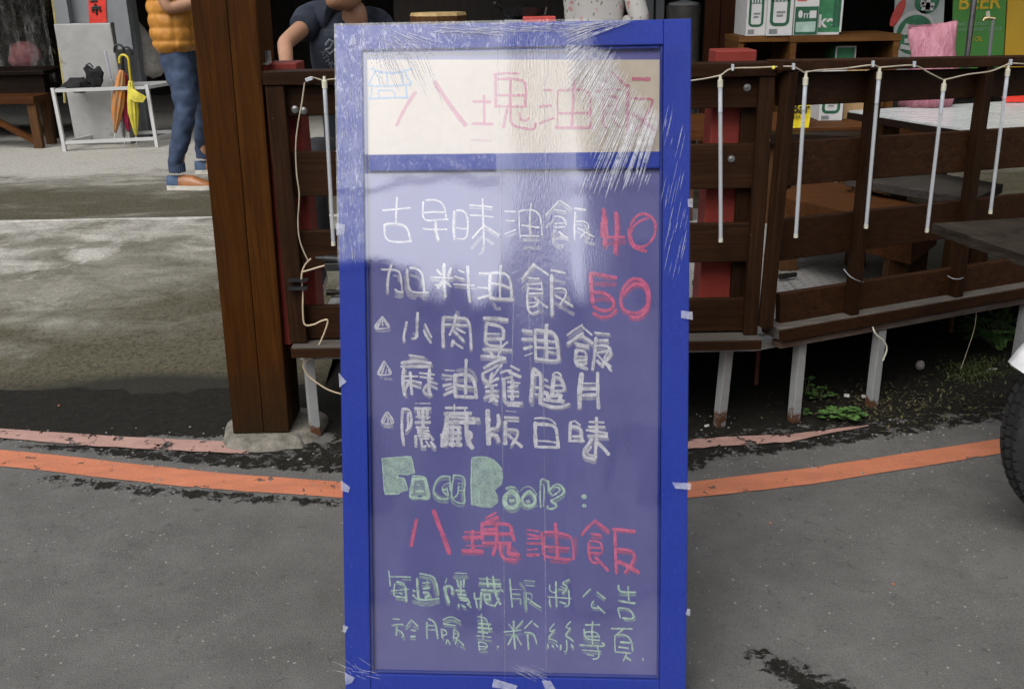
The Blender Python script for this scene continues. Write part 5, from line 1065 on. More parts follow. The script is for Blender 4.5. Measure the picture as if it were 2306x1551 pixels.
# wall, shelf unit
YW = 6.3
a, b_ = on_y(1585, 100, YW), on_y(1800, 100, YW)
PW = thing('panel_wall', 'dark reddish plank partition left of the drinks shelf', 'partition', ((a.x + b_.x) / 2, YW, FLOOR))
n_ = 6
for k in range(n_):
    x0 = a.x + (b_.x - a.x) * k / n_; x1 = a.x + (b_.x - a.x) * (k + 1) / n_ - .006; mb = MB(); mb.span((x0, YW + .004 * (k % 2), FLOOR + .004), (x1, YW + .03, 2.61)); mb.build('plank', M_shelfd, PW)
p = on_y(1676, 30, YW - .06); mb = MB(); mb.span((p.x - .02, YW - .08, 1.02), (p.x + .02, YW - .02, 2.61)); mb.build('batten', M_shelf, PW)
YS = 5.75
SH = thing('drinks_shelf', 'orange-brown open wooden shelf unit stacked with drink cartons', 'shelf', (on_y(1900, 100, YS).x, YS + .2, FLOOR))
xl, xr = on_y(1786, 100, YS).x, on_y(2021, 100, YS).x; zs1 = on_y(1900, 79, YS).z
mb = MB(); mb.span((xl - .02, YS, zs1 - .035), (xr + .02, YS + .42, zs1)); mb.build('shelf_board', M_shelf, SH)
for x in (xl - .012, xr - .02): mb = MB(); mb.span((x, YS + .004, FLOOR + .003), (x + .032, YS + .41, zs1 - .0355)); mb.build('side_board', M_shelf, SH)
mb = MB(); mb.span((xl + .021, YS + .39, FLOOR + .003), (xr - .021, YS + .408, zs1 - .036)); mb.build('back_board', M_shelf, SH)
xw = on_y(1668, 60, YS).x; mb = MB(); mb.span((xw, YS + .02, zs1 - .03), (xl - .021, YS + .40, zs1 - .001)); mb.build('side_shelf', M_shelf, SH)
mb = MB(); mb.span((xw, YS + .03, FLOOR + .003), (xw + .03, YS + .39, zs1 - .031)); mb.build('side_board', M_shelf, SH)
M_ctn = mat('white_carton', (.50, .50, .49), (.58, .58, .57), rough=.7); M_cgr = mat('dark_green_print', (.012, .085, .04), rough=.6); M_cgr2 = mat('bright_green_print', (.03, .17, .07), rough=.6); M_cred = mat('red_print', (.5, .06, .05), rough=.6); M_kraft = mat('kraft_carton', (.33, .21, .10), rough=.8); M_pale = mat('pale_green_print', (.30, .42, .36), rough=.6)
def text(body, origin, xd, yd, h, m, parent, name='lettering', bold=0.0):
    cu = bpy.data.curves.new('t', 'FONT'); cu.body = body; cu.size = 1.0; cu.extrude = .004; cu.offset = bold
    to = bpy.data.objects.new('t', cu); COL.objects.link(to); dg = bpy.context.evaluated_depsgraph_get(); me = bpy.data.meshes.new_from_object(to.evaluated_get(dg)); bpy.data.objects.remove(to)
    xd, yd = Vector(xd).normalized(), Vector(yd).normalized(); nd = xd.cross(yd); mb = MB()
    mb.add([Vector(origin) + (xd * v.co.x + yd * v.co.y + nd * v.co.z * .3) * h for v in me.vertices], [tuple(p.vertices) for p in me.polygons])
    return mb.build(name, m, parent)
def ring(mb, x0, x1, z0, z1, y, th, r):
    pts = lambda ins: [(x + (r - ins) * math.cos(a) * 1.0, z + (r - ins) * math.sin(a)) for (x, z, a0) in ((x1 - r, z0 + r, -90), (x1 - r, z1 - r, 0), (x0 + r, z1 - r, 90), (x0 + r, z0 + r, 180)) for a in (R_(a0 + 90 * k / 5) for k in range(6))]
    A, B = pts(0), pts(th); n_ = len(A); mb.add([Vector((x, y, z)) for x, z in A + B], [(i, (i + 1) % n_, n_ + (i + 1) % n_, n_ + i) for i in range(n_)])
def carton(label, x0, x1, z0, z1, y0, y1, kind):
    o = thing('drink_carton', label, 'carton', ((x0 + x1) / 2, (y0 + y1) / 2, z0), 'drink cartons on the shelf'); W_, H_ = x1 - x0, z1 - z0
    mb = MB(); mb.span((x0, y0, z0), (x1, y1, z1)); mb.build('box', {'g': M_cgr2, 'k': M_kraft}.get(kind, M_ctn), o, bevel=.002)
    y = y0 - .0016; mb = MB()
    if kind == 'w':
        ring(mb, x0 + W_ * .1, x1 - W_ * .14, z0 + H_ * .14, z1 - H_ * .05, y, W_ * .12, W_ * .22); mb.span((x0 + W_ * .16, y, z0 + H_ * .50), (x1 - W_ * .2, y + .001, z0 + H_ * .66)); mb.build('print', M_cgr, o)
        mb = MB()
        for k in range(4): mb.span((x0 + W_ * (.22 + .14 * k), y - .0012, z0 + H_ * .51), (x0 + W_ * (.29 + .14 * k), y - .0004, z0 + H_ * .64))
        mb.build('lettering', M_ctn, o); mb = MB(); mb.span((x0 + W_ * .36, y, z0 + H_ * .74), (x0 + W_ * .56, y + .001, z0 + H_ * .84)); mb.build('emblem', M_cred, o)
        mb = MB(); mb.span((x0 + W_ * .1, y, z0 + H_ * .03), (x0 + W_ * .42, y + .001, z0 + H_ * .10)); mb.span((x0 + W_ * .35, y, z0 + H_ * .33), (x0 + W_ * .68, y + .001, z0 + H_ * .36)); mb.span((x0 + W_ * .35, y, z0 + H_ * .28), (x0 + W_ * .6, y + .001, z0 + H_ * .31)); mb.build('lettering', M_grey, o)
    elif kind == 's':
        mb.span((x0 + W_ * .02, y, z0 + H_ * .01), (x1 - W_ * .02, y + .001, z0 + H_ * .42)); mb.build('print', M_cgr, o); mb = MB(); mb.span((x0 + W_ * .06, y, z0 + H_ * .68), (x1 - W_ * .04, y + .001, z1 - .004)); mb.build('print', M_cgr, o)
        mb = MB(); mb.span((x0 + W_ * .08, y - .0012, z0 + H_ * .05), (x1 - W_ * .1, y - .0004, z0 + H_ * .20)); mb.build('panel', M_pale, o)
        text('m', (x0 + W_ * .36, y - .001, z0 + H_ * .25), (1, 0, 0), (0, 0, 1), H_ * .16, M_ctn, o); mb = MB(); mb.span((x0 + W_ * .62, y - .0012, z0 + H_ * .25), (x1 - W_ * .1, y - .0004, z0 + H_ * .36)); mb.ball((x0 + W_ * .24, y - .001, z0 + H_ * .31), W_ * .09, .001, H_ * .06, 8); mb.build('emblem', M_ctn, o)
        mb = MB(); mb.span((x0 + W_ * .08, y, z0 + H_ * .50), (x0 + W_ * .46, y + .001, z0 + H_ * .60)); mb.build('lettering', M_cred, o); mb = MB(); mb.span((x0 + W_ * .38, y - .001, z0 + H_ * .78), (x1 - W_ * .25, y, z0 + H_ * .86)); mb.build('hand_hole', M_seat, o)
    elif kind == 'g':
        text('ke', (x0 + W_ * .02, y - .0006, z0 + H_ * .16), (1, 0, 0), (0, 0, 1), H_ * .36, M_ctn, o, bold=.03); mb.span((x0, y, z0), (x1, y + .001, z0 + H_ * .05)); mb.span((x1 - W_ * .08, y, z0), (x1, y + .001, z1)); mb.build('trim', M_ctn, o)
        mb = MB()
        for cx_ in (.68, .84): mb.lathe((x0 + W_ * cx_, y - .0008, z0 + H_ * .16), [(.001, 0), (W_ * .07, 0), (W_ * .07, H_ * .42), (W_ * .04, H_ * .58), (W_ * .035, H_ * .8)], 10)
        for v_ in mb.v: v_.y = y - .0008 + (v_.y - y) * .02
        mb.build('bottle_print', M_cgr, o); mb = MB(); mb.span((x1 + .0006, y0 + .02, z0 + H_ * .1), (x1 + .0016, y1 - .02, z0 + H_ * .4)); mb.build('side_print', M_ctn, o)
    return o
def cx3(q0, q1, Y): return on_y(*q0, Y), on_y(*q1, Y)
a, b_ = cx3((1681, 63), (1725, 63), YS + .03); carton('white carton with green frame print, leftmost on the shelf', a.x, b_.x, zs1 + .001, zs1 + .34, YS + .04, YS + .34, 'w')
a, b_ = cx3((1727, 68), (1785, 70), YS); carton('white carton with green frame print, second from the left', a.x, b_.x, zs1 + .001, zs1 + .36, YS + .01, YS + .34, 'w')
a, b_ = cx3((1787, 72), (1841, 72), YS); carton('white and green carton end with a hand hole, middle of the shelf', a.x, b_.x, zs1 + .001, zs1 + .36, YS + .005, YS + .36, 's')
a, b_ = cx3((1843, 68), (1898, 68), YS); carton('green carton with large white lettering at the right of the shelf', a.x, b_.x, zs1 + .001, zs1 + .26, YS + .03, YS + .26, 'g')
a, b_ = cx3((1880, 136), (1926, 136), YS + .1); zz = on_y(1900, 104, YS + .1).z
o = thing('drink_carton', 'green carton standing inside the shelf, below the others', 'carton', (a.x, YS + .2, zz - .3), 'drink cartons on the shelf'); mb = MB(); mb.span((a.x, YS + .1, zz - .3), (b_.x, YS + .3, zz)); mb.build('box', M_cgr2, o); mb = MB(); ring(mb, a.x, b_.x, zz - .3, zz, YS + .098, .008, .01); mb.build('trim', M_ctn, o)
mb = MB(); mb.span((xl + .023, YS + .05, zz - .335), (xr - .023, YS + .38, zz - .301)); mb.build('shelf_board', M_shelf, SH)
a, b_ = cx3((1842, 285), (1895, 285), 5.1); zl = on_y(1870, 272, 5.1).z; carton('white carton with green frame print seen below the fence rail', a.x, b_.x, zl, zl + .25, 5.1, 5.4, 'w')
a, b_ = cx3((1897, 275), (1950, 275), 5.15); carton('kraft drink carton seen below the fence rail', a.x, b_.x, zl, zl + .24, 5.15, 5.4, 'k')
LT = thing('low_table', 'brown low table under the cartons behind the fence', 'table', (a.x - .1, 5.2, .296)); mb = MB(); mb.span((a.x - .9, 4.85, zl - .05), (a.x + .5, 5.5, zl - .001)); mb.build('table_top', M_brn, LT)
for dx in (-.85, .4): mb = MB(); mb.span((a.x + dx, 4.9, .30), (a.x + dx + .06, 4.96, zl - .051)); mb.build('leg', M_brnv, LT)
a, b_ = cx3((1783, 281), (1830, 281), 4.8); zb = zl + .0; M_yel = mat('yellow_bag_plastic', (.72, .56, .02), rough=.45, bmp=.002)
YB = thing('yellow_bag', 'yellow carrier bag with black lettering seen through the fence', 'bag', ((a.x + b_.x) / 2, 4.9, zb)); mb = MB()
mb.loft([[Vector((x, y, z)) for x, y in ((a.x - e, 4.86), (b_.x + e, 4.86), (b_.x + e, 4.96), (a.x - e, 4.96))] for z, e in ((zb, .0), (zb + .06, .004), (zb + .16, -.006))]); mb.build('bag', M_yel, YB)
text('Bar', (a.x + .006, 4.853, zb + .072), (1, 0, 0), (0, 0, 1), .065, M_ink, YB, bold=.02); text('BEER', (a.x + .008, 4.853, zb + .045), (1, 0, 0), (0, 0, 1), .022, M_ink, YB)
# banners
YBn = 6.6
M_ban1 = mat('grey_white_banner', (.42, .46, .44), rough=.6, scale=3); M_bgr = mat('banner_green', (.035, .16, .075), rough=.6); M_bgr2 = mat('banner_leaf_green', (.06, .24, .05), (.10, .33, .06), rough=.5, scale=2); M_bye = mat('banner_yellow', (.62, .42, .02), rough=.5); M_byw = mat('banner_orange_yellow', (.60, .34, .02), (.72, .46, .04), rough=.5, scale=2)
def banner(label, q, m, nm='banner'):
    P = [on_y(*k, YBn) for k in q]; o = thing(nm, label, 'banner', (P[0] + P[1]) / 2, 'banners on the back wall'); mb = MB(); mb.prism(P, (0, .01, 0)); mb.build('cloth', m, o); return o
B1 = banner('pale banner with green round emblems behind the drinks shelf', ((2008, 190), (2118, 190), (2132, -90), (2020, -90)), M_ban1)
def disc(par, q, rpx, m, dy, sx=1.0):
    c = on_y(*q, YBn - dy); r = rpx * YBn / 2242 * 1.0; mb = MB(); mb.lathe(c, [(.0001, 0), (r, 0), (r, .002), (.0001, .002)], 36, (0, 1, 0)); return mb.build('emblem', m, par)
disc(B1, (2060, 72), 44, M_ctn, .006); disc(B1, (2060, 78), 40, M_bgr, .009); disc(B1, (2088, 3), 26, M_bgr, .006)
mb = MB(); k_ = 410 / 2306
def st_(s, r, x0=1896, y0=0, Y=YBn - .013):
    pts = [[float(z) for z in q.split(',')] for q in s.split()]; P = [on_y(x0 + x * k_, y0 + y * k_, Y) for x, y in pts]
    for p, q in zip(P, P[1:]): mb.bar(p, q, r * 2, .003, (q - p).cross(Vector((0, 1, 0))))
for s in ("840,310 770,440", "800,410 1060,430", "940,320 890,600", "790,520 960,525", "740,590 1000,640", "1030,10 1010,60", "1000,60 1170,70", "1100,0 1080,130", "1010,105 1160,110"): st_(s, .014)
mb.build('lettering', M_ctn, B1)
mb = MB(); c = on_y(2022, 30, YBn - .006); mb.ball(c, .03, .003, .09, 12, Matrix.Rotation(.4, 3, 'Y')); mb.build('chilli_print', M_cred, B1)
B2 = banner('green banner with yellow capital lettering at the upper right', ((2140, 200), (2255, 200), (2272, -90), (2150, -90)), M_bgr2)
text('BEER', on_y(2156, 22, YBn - .004), (1, 0, .012), (0, 0, 1), .125, M_bye, B2, bold=.015)
text('ATTRACTIVE COLOR', on_y(2138, 59, YBn - .004), (1, 0, .012), (0, 0, 1), .026, M_pale, B2); text('ALWAYS YOUR BEST CHOICE', on_y(2142, 71, YBn - .004), (1, 0, .012), (0, 0, 1), .024, M_pale, B2); text('% VOL', on_y(2172, 94, YBn - .004), (1, 0, .012), (0, 0, 1), .04, M_bye, B2)
B3 = banner('orange-yellow banner at the right edge', ((2258, 200), (2420, 200), (2430, -90), (2275, -90)), M_byw)
p = on_y(2170, 125, 6.2); mb = MB(); mb.tube([on_y(2171, 180, 6.2), on_y(2199, -40, 6.2)], .017, 10); tag(mb.build('steel_pipe', M_alloy, smooth=True), 'slanting grey steel pipe in front of the green banner', 'pipe')
TP_ = thing('tap', 'brass tap on a thin standpipe in front of the green banner', 'tap', on_y(2222, 140, 6.1)); mb = MB(); mb.tube([on_y(2221, 190, 6.1), on_y(2236, 48, 6.1), on_y(2238, 42, 6.1)], .010, 8); mb.build('standpipe', M_grey, TP_, smooth=True)
mb = MB(); mb.tube([on_y(2240, 43, 6.1), on_y(2225, 41, 6.1), on_y(2216, 42, 6.1), on_y(2214, 47, 6.1)], .011, 8); mb.build('spout', mat('brass', (.6, .5, .25), rough=.25, metal=1), TP_, smooth=True); mb = MB(); mb.tube([on_y(2225, 38, 6.1), on_y(2224, 26, 6.1)], .012, 8); mb.build('handle', M_conn, TP_)
# pink bag and red tray on the table
c = on_y(2100, 235, 4.55); M_pbag = mat('pink_bag_plastic', (.30, .085, .12), (.52, .24, .29), rough=.35, scale=10, stretch=(3, 3, .7), bmp=.012); rings = []
for f, wx, wy in ((0, .12, .08), (.12, .13, .09), (.45, .115, .08), (.7, .10, .06), (.88, .108, .03), (1, .112, .010)):
    zc = .881 + f * .34; cx_ = on_y(2102, 100, 4.55).x + .01 * math.sin(f * 5)
    rings.append([Vector((cx_ + wx * .92 * math.cos(t_) * (1 + .10 * math.sin(5 * t_ + 4 * f)), 4.55 + wy * math.sin(t_) * (1 + .12 * math.sin(7 * t_)), zc + .015 * f * f * math.cos(2 * t_ + .4) + .012 * f * math.cos(t_) + .008 * f * math.sin(5 * t_))) for t_ in (2 * math.pi * k / 36 for k in range(36))])
mb = MB(); mb.loft(rings); tag(mb.build('pink_bag', M_pbag, smooth='all'), 'crumpled pink striped plastic bag standing on the pale table', 'bag')
a = on_z(2262, 222, .90); mb = MB(); mb.prism([a, a + Vector((.5, -.1, 0)), a + Vector((.55, .2, 0)), a + Vector((.1, .25, 0))], (0, 0, -.016)); tag(mb.build('red_tray', M_redp), 'bright red tray on the pale table at the right edge', 'tray')
# things in the dark middle
CT = thing('work_counter', 'dark kitchen counter hidden behind the sign', 'counter', (.05, 5.9, FLOOR)); mb = MB(); mb.span((-.75, 5.3, 1.08), (.36, 6.0, 1.12)); mb.build('counter_top', M_dkb, CT); mb = MB(); mb.span((-.72, 5.33, FLOOR + .003), (.33, 5.97, 1.0795)); mb.build('cabinet', M_dkb, CT)
a, b_ = on_y(921, 40, 5.5), on_y(1050, 40, 5.5); rr = (b_.x - a.x) / 2; zt = on_y(985, 30, 5.5).z; M_tan = mat('pale_chopping_wood', (.42, .29, .12), rough=.7); BL = thing('chopping_block', 'eight-sided wooden chopping block with a pale top behind the sign', 'chopping block', ((a.x + b_.x) / 2, 5.5, 1.121))
mb = MB(); mb.lathe(((a.x + b_.x) / 2, 5.55, 1.121), [(rr * .98, 0), (rr, zt - 1.135)], 8); mb.build('body', M_brnv, BL); mb = MB(); mb.lathe(((a.x + b_.x) / 2, 5.55, zt - .0135), [(rr * 1.0, 0), (rr * .96, .016)], 8); mb.build('top', M_tan, BL)
c = on_y(1182, 28, 5.6); PT = thing('pot', 'round black pot on the counter behind the sign', 'pot', (c.x, 5.6, c.z - .04)); mb = MB(); mb.lathe((c.x, 5.6, c.z - .035), [(.06, 0), (.11, .02), (.12, .06), (.11, .062), (.05, .03)], 24); mb.build('bowl', mat('black_iron', (.02, .02, .021), rough=.3, metal=.5), PT, smooth=True); mb = MB(); mb.tube([(c.x - .12, 5.6, c.z + .02), (c.x - .16, 5.56, c.z + .05)], .008, 6); mb.build('handle', M_seat, PT)
mb = MB(); mb.box((c.x, 5.6, (c.z - .035 + 1.121) / 2), (.22, .2, c.z - .035 - 1.122)); tag(mb.build('gas_stove', M_grey, bevel=.006), 'small grey stove carrying the black pot', 'stove')
c = on_y(1212, 42, 5.45); mb = MB(); mb.span((c.x - .08, 5.4, 1.121), (c.x + .09, 5.5, c.z + .01)); tag(mb.build('red_box', M_cred, bevel=.004), 'red box on the counter beside the stove', 'box')
M_dkg = mat('dark_steel', (.06, .058, .054), rough=.6); a, b_ = on_y(1503, 60, 6.4), on_y(1580, 60, 6.4); zt = on_y(1540, 14, 6.4).z; DR = thing('steel_drum', 'tall grey steel drum behind the right corner of the sign', 'drum', ((a.x + b_.x) / 2, 6.45, FLOOR)); rr = (b_.x - a.x) / 2
mb = MB(); mb.lathe(((a.x + b_.x) / 2, 6.45, FLOOR + .003), [(rr, 0), (rr, .3), (rr * 1.02, .31), (rr, .32), (rr, zt - FLOOR - .02), (rr * 1.03, zt - FLOOR)], 28); mb.build('body', M_dkg, DR, smooth=True); mb = MB(); mb.lathe(((a.x + b_.x) / 2, 6.45, zt + .004), [(rr * .9, 0), (rr * .9, .012), (.01, .03)], 24); mb.build('lid', M_grey, DR, smooth=True)
for q, lb in (((1457, 1472), 'left one of two thin grey columns behind the floral shirt'), ((1478, 1496), 'right one of two thin grey columns behind the floral shirt')):
    a, b_ = on_y(q[0], 10, 7.2), on_y(q[1], 10, 7.2); mb = MB(); mb.span((a.x, 7.2, FLOOR + .003), (b_.x, 7.26, 2.61)); tag(mb.build('thin_column', M_grey), lb, 'column')
# ---------------------------------------------------------------- people
M_skin = mat('skin', (.34, .175, .10), (.43, .23, .14), rough=.5, scale=12, bmp=.0003); M_lip = mat('lips', (.30, .10, .085), rough=.45); M_hair = mat('black_hair', (.012, .010, .009), rough=.45, scale=60, stretch=(6, 6, 1), bmp=.003); M_eye = mat('eye_white', (.6, .58, .55), rough=.2); M_iris = mat('eye_dark', (.015, .01, .008), rough=.1)
def ensure_skin(me):
    if not me.skin_vertices:
        bm = bmesh.new(); bm.from_mesh(me); bm.verts.layers.skin.verify(); bm.to_mesh(me); bm.free()
def skin_geo(V, E, R, levels=2):
    me = bpy.data.meshes.new('tmp'); me.from_pydata([Vector(p) for p in V], E, []); ensure_skin(me)
    o = bpy.data.objects.new('tmp', me); COL.objects.link(o); o.modifiers.new('s', 'SKIN')
    for i, r in enumerate(R):
        me.skin_vertices[0].data[i].radius = (r, r) if not isinstance(r, tuple) else r
        me.skin_vertices[0].data[i].use_root = (i == 0)
    ss = o.modifiers.new('u', 'SUBSURF'); ss.levels = levels
    dg = bpy.context.evaluated_depsgraph_get(); m2 = bpy.data.meshes.new_from_object(o.evaluated_get(dg))
    r = ([v.co.copy() for v in m2.vertices], [tuple(p.vertices) for p in m2.polygons])
    bpy.data.objects.remove(o); return r
def hand_nodes(V, E, R, wi, wrist, d, palm_n, thumb_side, curl=.5):
    # palm and five unequal fingers; d points along the forearm, palm_n out of the palm
    d = d.normalized(); s_ = d.cross(palm_n).normalized() * thumb_side; n = palm_n.normalized()
    V.append(wrist + d * .05); R.append((.030, .018)); pi = len(V) - 1; E.append((wi, pi))
    for k, (off, L) in enumerate(((-.030, .060), (-.010, .075), (.010, .080), (.030, .072))):
        b = pi; p = wrist + d * .085 + s_ * off
        V.append(p); R.append(.0105); E.append((b, len(V) - 1)); b = len(V) - 1; dd = d.copy()
        for q in (.45, .32, .23):
            dd = (dd + n * curl * .8).normalized(); p = p + dd * L * q; V.append(p); R.append(.0085); E.append((b, len(V) - 1)); b = len(V) - 1
    p = wrist + d * .035 + s_ * .035; V.append(p); R.append(.013); E.append((pi, len(V) - 1)); b = len(V) - 1
    for q in (.032, .026): p = p + (s_ * .6 + d * .7 + n * .35).normalized() * q; V.append(p); R.append(.010); E.append((b, len(V) - 1)); b = len(V) - 1
def head_mesh(mb, c, fd, upv, k=1.0):
    fd = fd.normalized(); lt = upv.cross(fd).normalized(); u = fd.cross(lt).normalized(); f_ = lambda x, y, z: c + (fd * x + lt * y + u * z) * k
    SL = [(-.122, .060, .015, .020), (-.116, .082, .0, .034), (-.104, .093, -.02, .045), (-.085, .094, -.04, .054), (-.06, .093, -.062, .062), (-.035, .092, -.08, .067), (-.01, .090, -.092, .070), (.02, .087, -.099, .073), (.05, .088, -.103, .0755), (.08, .084, -.10, .074), (.105, .07, -.09, .066), (.122, .045, -.07, .05), (.130, .01, -.04, .025)]
    rings = []
    for z, xf, xb, hw in SL:
        ring_ = []
        for i in range(28):
            a = 2 * math.pi * i / 28; ca, sa = math.cos(a), math.sin(a); x = (xf + xb) / 2 + (xf - xb) / 2 * math.copysign(abs(ca) ** .85, ca); ring_.append(f_(x, hw * math.copysign(abs(sa) ** .9, sa), z))
        rings.append(ring_)
    mb.loft(rings)
    mb.loft([[f_(x, y * q, z) for x, y in ((.088, -.016), (tipx, -.006), (tipx, .006), (.088, .016))] for z, q, tipx in ((.035, .55, .094), (.01, .7, .102), (-.015, 1.0, .115), (-.024, 1.1, .112), (-.03, .7, .095))])
    for s_ in (-1, 1):
        mb.ball(f_(-.012, s_ * .073, -.002), .018 * k, .008 * k, .031 * k, 10, Matrix((fd, lt, u)).transposed())
    return f_
def face_parts(f_, par, k, hair=True, bun=False):
    mb = MB(); Mx = None
    c0 = f_(0, 0, 0); fd = (f_(1, 0, 0) - c0).normalized(); lt = (f_(0, 1, 0) - c0).normalized(); u = (f_(0, 0, 1) - c0).normalized(); MM = Matrix((fd, lt, u)).transposed()
    mb.ball(f_(.091, 0, -.052), .008 * k, .024 * k, .0055 * k, 10, MM); mb.ball(f_(.091, 0, -.064), .009 * k, .021 * k, .0065 * k, 10, MM); mb.build('lips', M_lip, par, smooth=True)
    mb = MB()
    for s_ in (-1, 1): mb.ball(f_(.078, s_ * .031, .018), .010 * k, .014 * k, .007 * k, 10, MM)
    mb.build('eyes', M_eye, par, smooth=True); mb = MB()
    for s_ in (-1, 1): mb.ball(f_(.086, s_ * .031, .018), .004 * k, .006 * k, .006 * k, 8, MM); mb.ball(f_(.086, s_ * .032, .038), .004 * k, .017 * k, .003 * k, 8, MM)
    mb.build('iris_and_brow', M_iris, par, smooth=True)
    mb = MB(); rings = []
    for z, xf, xb, hw in ((-.045, -.045, -.088, .060), (-.02, -.02, -.099, .074), (.02, .0, -.108, .0795), (.05, .06, -.111, .082), (.078, .089, -.108, .081), (.105, .079, -.098, .073), (.125, .052, -.078, .056), (.138, .01, -.045, .028)):
        rings.append([f_((xf + xb) / 2 + (xf - xb) / 2 * math.cos(a) + .002 * math.sin(9 * a), hw * math.sin(a), z) for a in (2 * math.pi * i / 28 for i in range(28))])
    mb.loft(rings)
    if bun: mb.ball(f_(-.12, 0, .03), .045, n=12)
    mb.build('hair', M_hair, par, smooth=True)
def ering(c, lat, dep, a, b_, n_=32, e=.85): return [c + lat * (a * math.copysign(abs(math.cos(t_)) ** e, math.cos(t_))) + dep * (b_ * math.copysign(abs(math.sin(t_)) ** e, math.sin(t_))) for t_ in (2 * math.pi * k / n_ for k in range(n_))]
def limb(mb, pts, rads, n_=16, sub=8, wr=.0, fr=1.0, seed=0):
    P = [Vector(p) for p in pts]; Q = []; R = []
    for i in range(len(P) - 1):
        p0, p1, p2, p3 = P[max(0, i - 1)], P[i], P[i + 1], P[min(len(P) - 1, i + 2)]
        for k in range(sub):
            t_ = k / sub; Q.append(.5 * ((2 * p1) + (p2 - p0) * t_ + (2 * p0 - 5 * p1 + 4 * p2 - p3) * t_ ** 2 + (3 * p1 - p0 - 3 * p2 + p3) * t_ ** 3)); R.append(rads[i] + (rads[i + 1] - rads[i]) * t_)
    Q.append(P[-1]); R.append(rads[-1]); b = len(mb.v); mb.tube(Q, R, n_)
    if wr:
        for i in range(b, len(mb.v)):
            v_ = mb.v[i]; ax = Q[min(len(Q) - 1, (i - b) // n_)]; d = v_ - ax
            if d.length > 1e-6: mb.v[i] = v_ + d.normalized() * wr * (noise.noise(Vector((v_.x * 9, v_.y * 9, v_.z * 26 * fr + seed))) + .6 * noise.noise(Vector((v_.x * 20, v_.y * 20, v_.z * 44 * fr + seed))))
def body_mesh(J, par, hands, arm=(.05, .043, .033, .028), torso=.09):
    V = [J['pelvis'], J['spine'], J['chest'], J['neck'], J['head']]; E = [(0, 1), (1, 2), (2, 3), (3, 4)]; R = [torso, torso, torso, .054, .048]
    for s_ in 'LR':
        b = len(V); V += [J['sh' + s_], J['el' + s_], J['el' + s_].lerp(J['wr' + s_], .3), J['wr' + s_]]; R += [arm[0], arm[1], arm[1] * .95, arm[3]]; E += [(2, b), (b, b + 1), (b + 1, b + 2), (b + 2, b + 3)]
        if s_ in hands: hand_nodes(V, E, R, b + 3, J['wr' + s_], J['wr' + s_] - J['el' + s_], hands[s_][0], hands[s_][1])
        b = len(V); V += [J['hip' + s_], J['kn' + s_], J['an' + s_]]; R += [.062, .040, .030]; E += [(0, b), (b, b + 1), (b + 1, b + 2)]
    mb = MB(); mb.add(*skin_geo(V, E, R)); f_ = head_mesh(mb, J['headc'], J['face'], J['up'], J.get('hk', 1.0)); bo = mb.build('body', M_skin, par, smooth='all')
    face_parts(f_, bo, J.get('hk', 1.0), bun=J.get('bun', False)); return bo, f_
def shoe(par, heel, d, msole, mup, mback):
    d = d.normalized(); s_ = Vector((-d.y, d.x, 0)); Z = Vector((0, 0, 1))
    sec = [(0, .030), (.075, .036), (.10, .036), (.16, .044), (.22, .044), (.26, .034), (.275, .016)]
    mb = MB(); mb.loft([[heel + d * x + s_ * (w_ * y) + Z * z for y, z in ((-1, 0), (1, 0), (1.04, .028), (-1.04, .028))] for x, w_ in sec]); mb.build('shoe_sole', msole, par, smooth=True)
    hs_ = [.085, .085, .09, .085, .060, .045, .036]
    up_ = lambda rng: [[heel + d * sec[i][0] + s_ * (sec[i][1] * .97 * math.cos(a)) + Z * (.0285 + (hs_[i] - .0285) * math.sin(a)) for a in (math.pi * k / 10 for k in range(11))] for i in rng]
    mb = MB(); mb.loft(up_((0, 1))); mb.build('shoe_heel', mback, par, smooth=True); mb = MB(); mb.loft(up_((1, 2, 3, 4, 5, 6))); mb.build('shoe_upper', mup, par, smooth=True)

# man in the quilted vest, side on, walking to the right
MY = 6.25; fz = FLOOR + .003
V1 = thing('person', 'person in a mustard quilted vest, blue jeans and brown slip-on shoes beside the timber post', 'person', (-1.93, MY, FLOOR))
an1 = Vector((-2.00, 6.02, fz + .09)); an2 = Vector((-1.99, 6.55, fz + .09)); pe = Vector((-1.97, MY, fz + .83))
J = dict(pelvis=pe, spine=pe + Vector((0, 0, .2)), chest=pe + Vector((.0, 0, .42)), neck=pe + Vector((.02, 0, .57)), head=pe + Vector((.04, 0, .65)), headc=pe + Vector((.05, 0, .72)), face=Vector((1, .1, -.1)), up=Vector((0, 0, 1)),
         shR=pe + Vector((.0, -.19, .47)), elR=pe + Vector((.03, -.24, .20)), wrR=pe + Vector((.24, -.16, .26)), shL=pe + Vector((.0, .19, .47)), elL=pe + Vector((.04, .24, .2)), wrL=pe + Vector((.26, .12, .27)),
         hipR=pe + Vector((0, -.09, -.04)), knR=Vector((-1.93, 6.10, fz + .47)), anR=an1, hipL=pe + Vector((0, .09, -.04)), knL=Vector((-1.90, 6.42, fz + .47)), anL=an2)
body_mesh(J, V1, {'R': (Vector((0, 1, .2)), 1), 'L': (Vector((0, -1, .2)), -1)})
M_vest = mat('mustard_quilt', (.45, .19, .025), (.56, .25, .04), rough=.55, scale=9, bmp=.004); M_jean = mat('blue_denim', (.014, .026, .062), (.060, .090, .155), rough=.85, scale=9, bmp=.002); M_sleeve2 = mat('mustard_rib', (.40, .17, .03), rough=.7)
X_, Y_ = Vector((1, 0, 0)), Vector((0, 1, 0)); mb = MB(); rings = []
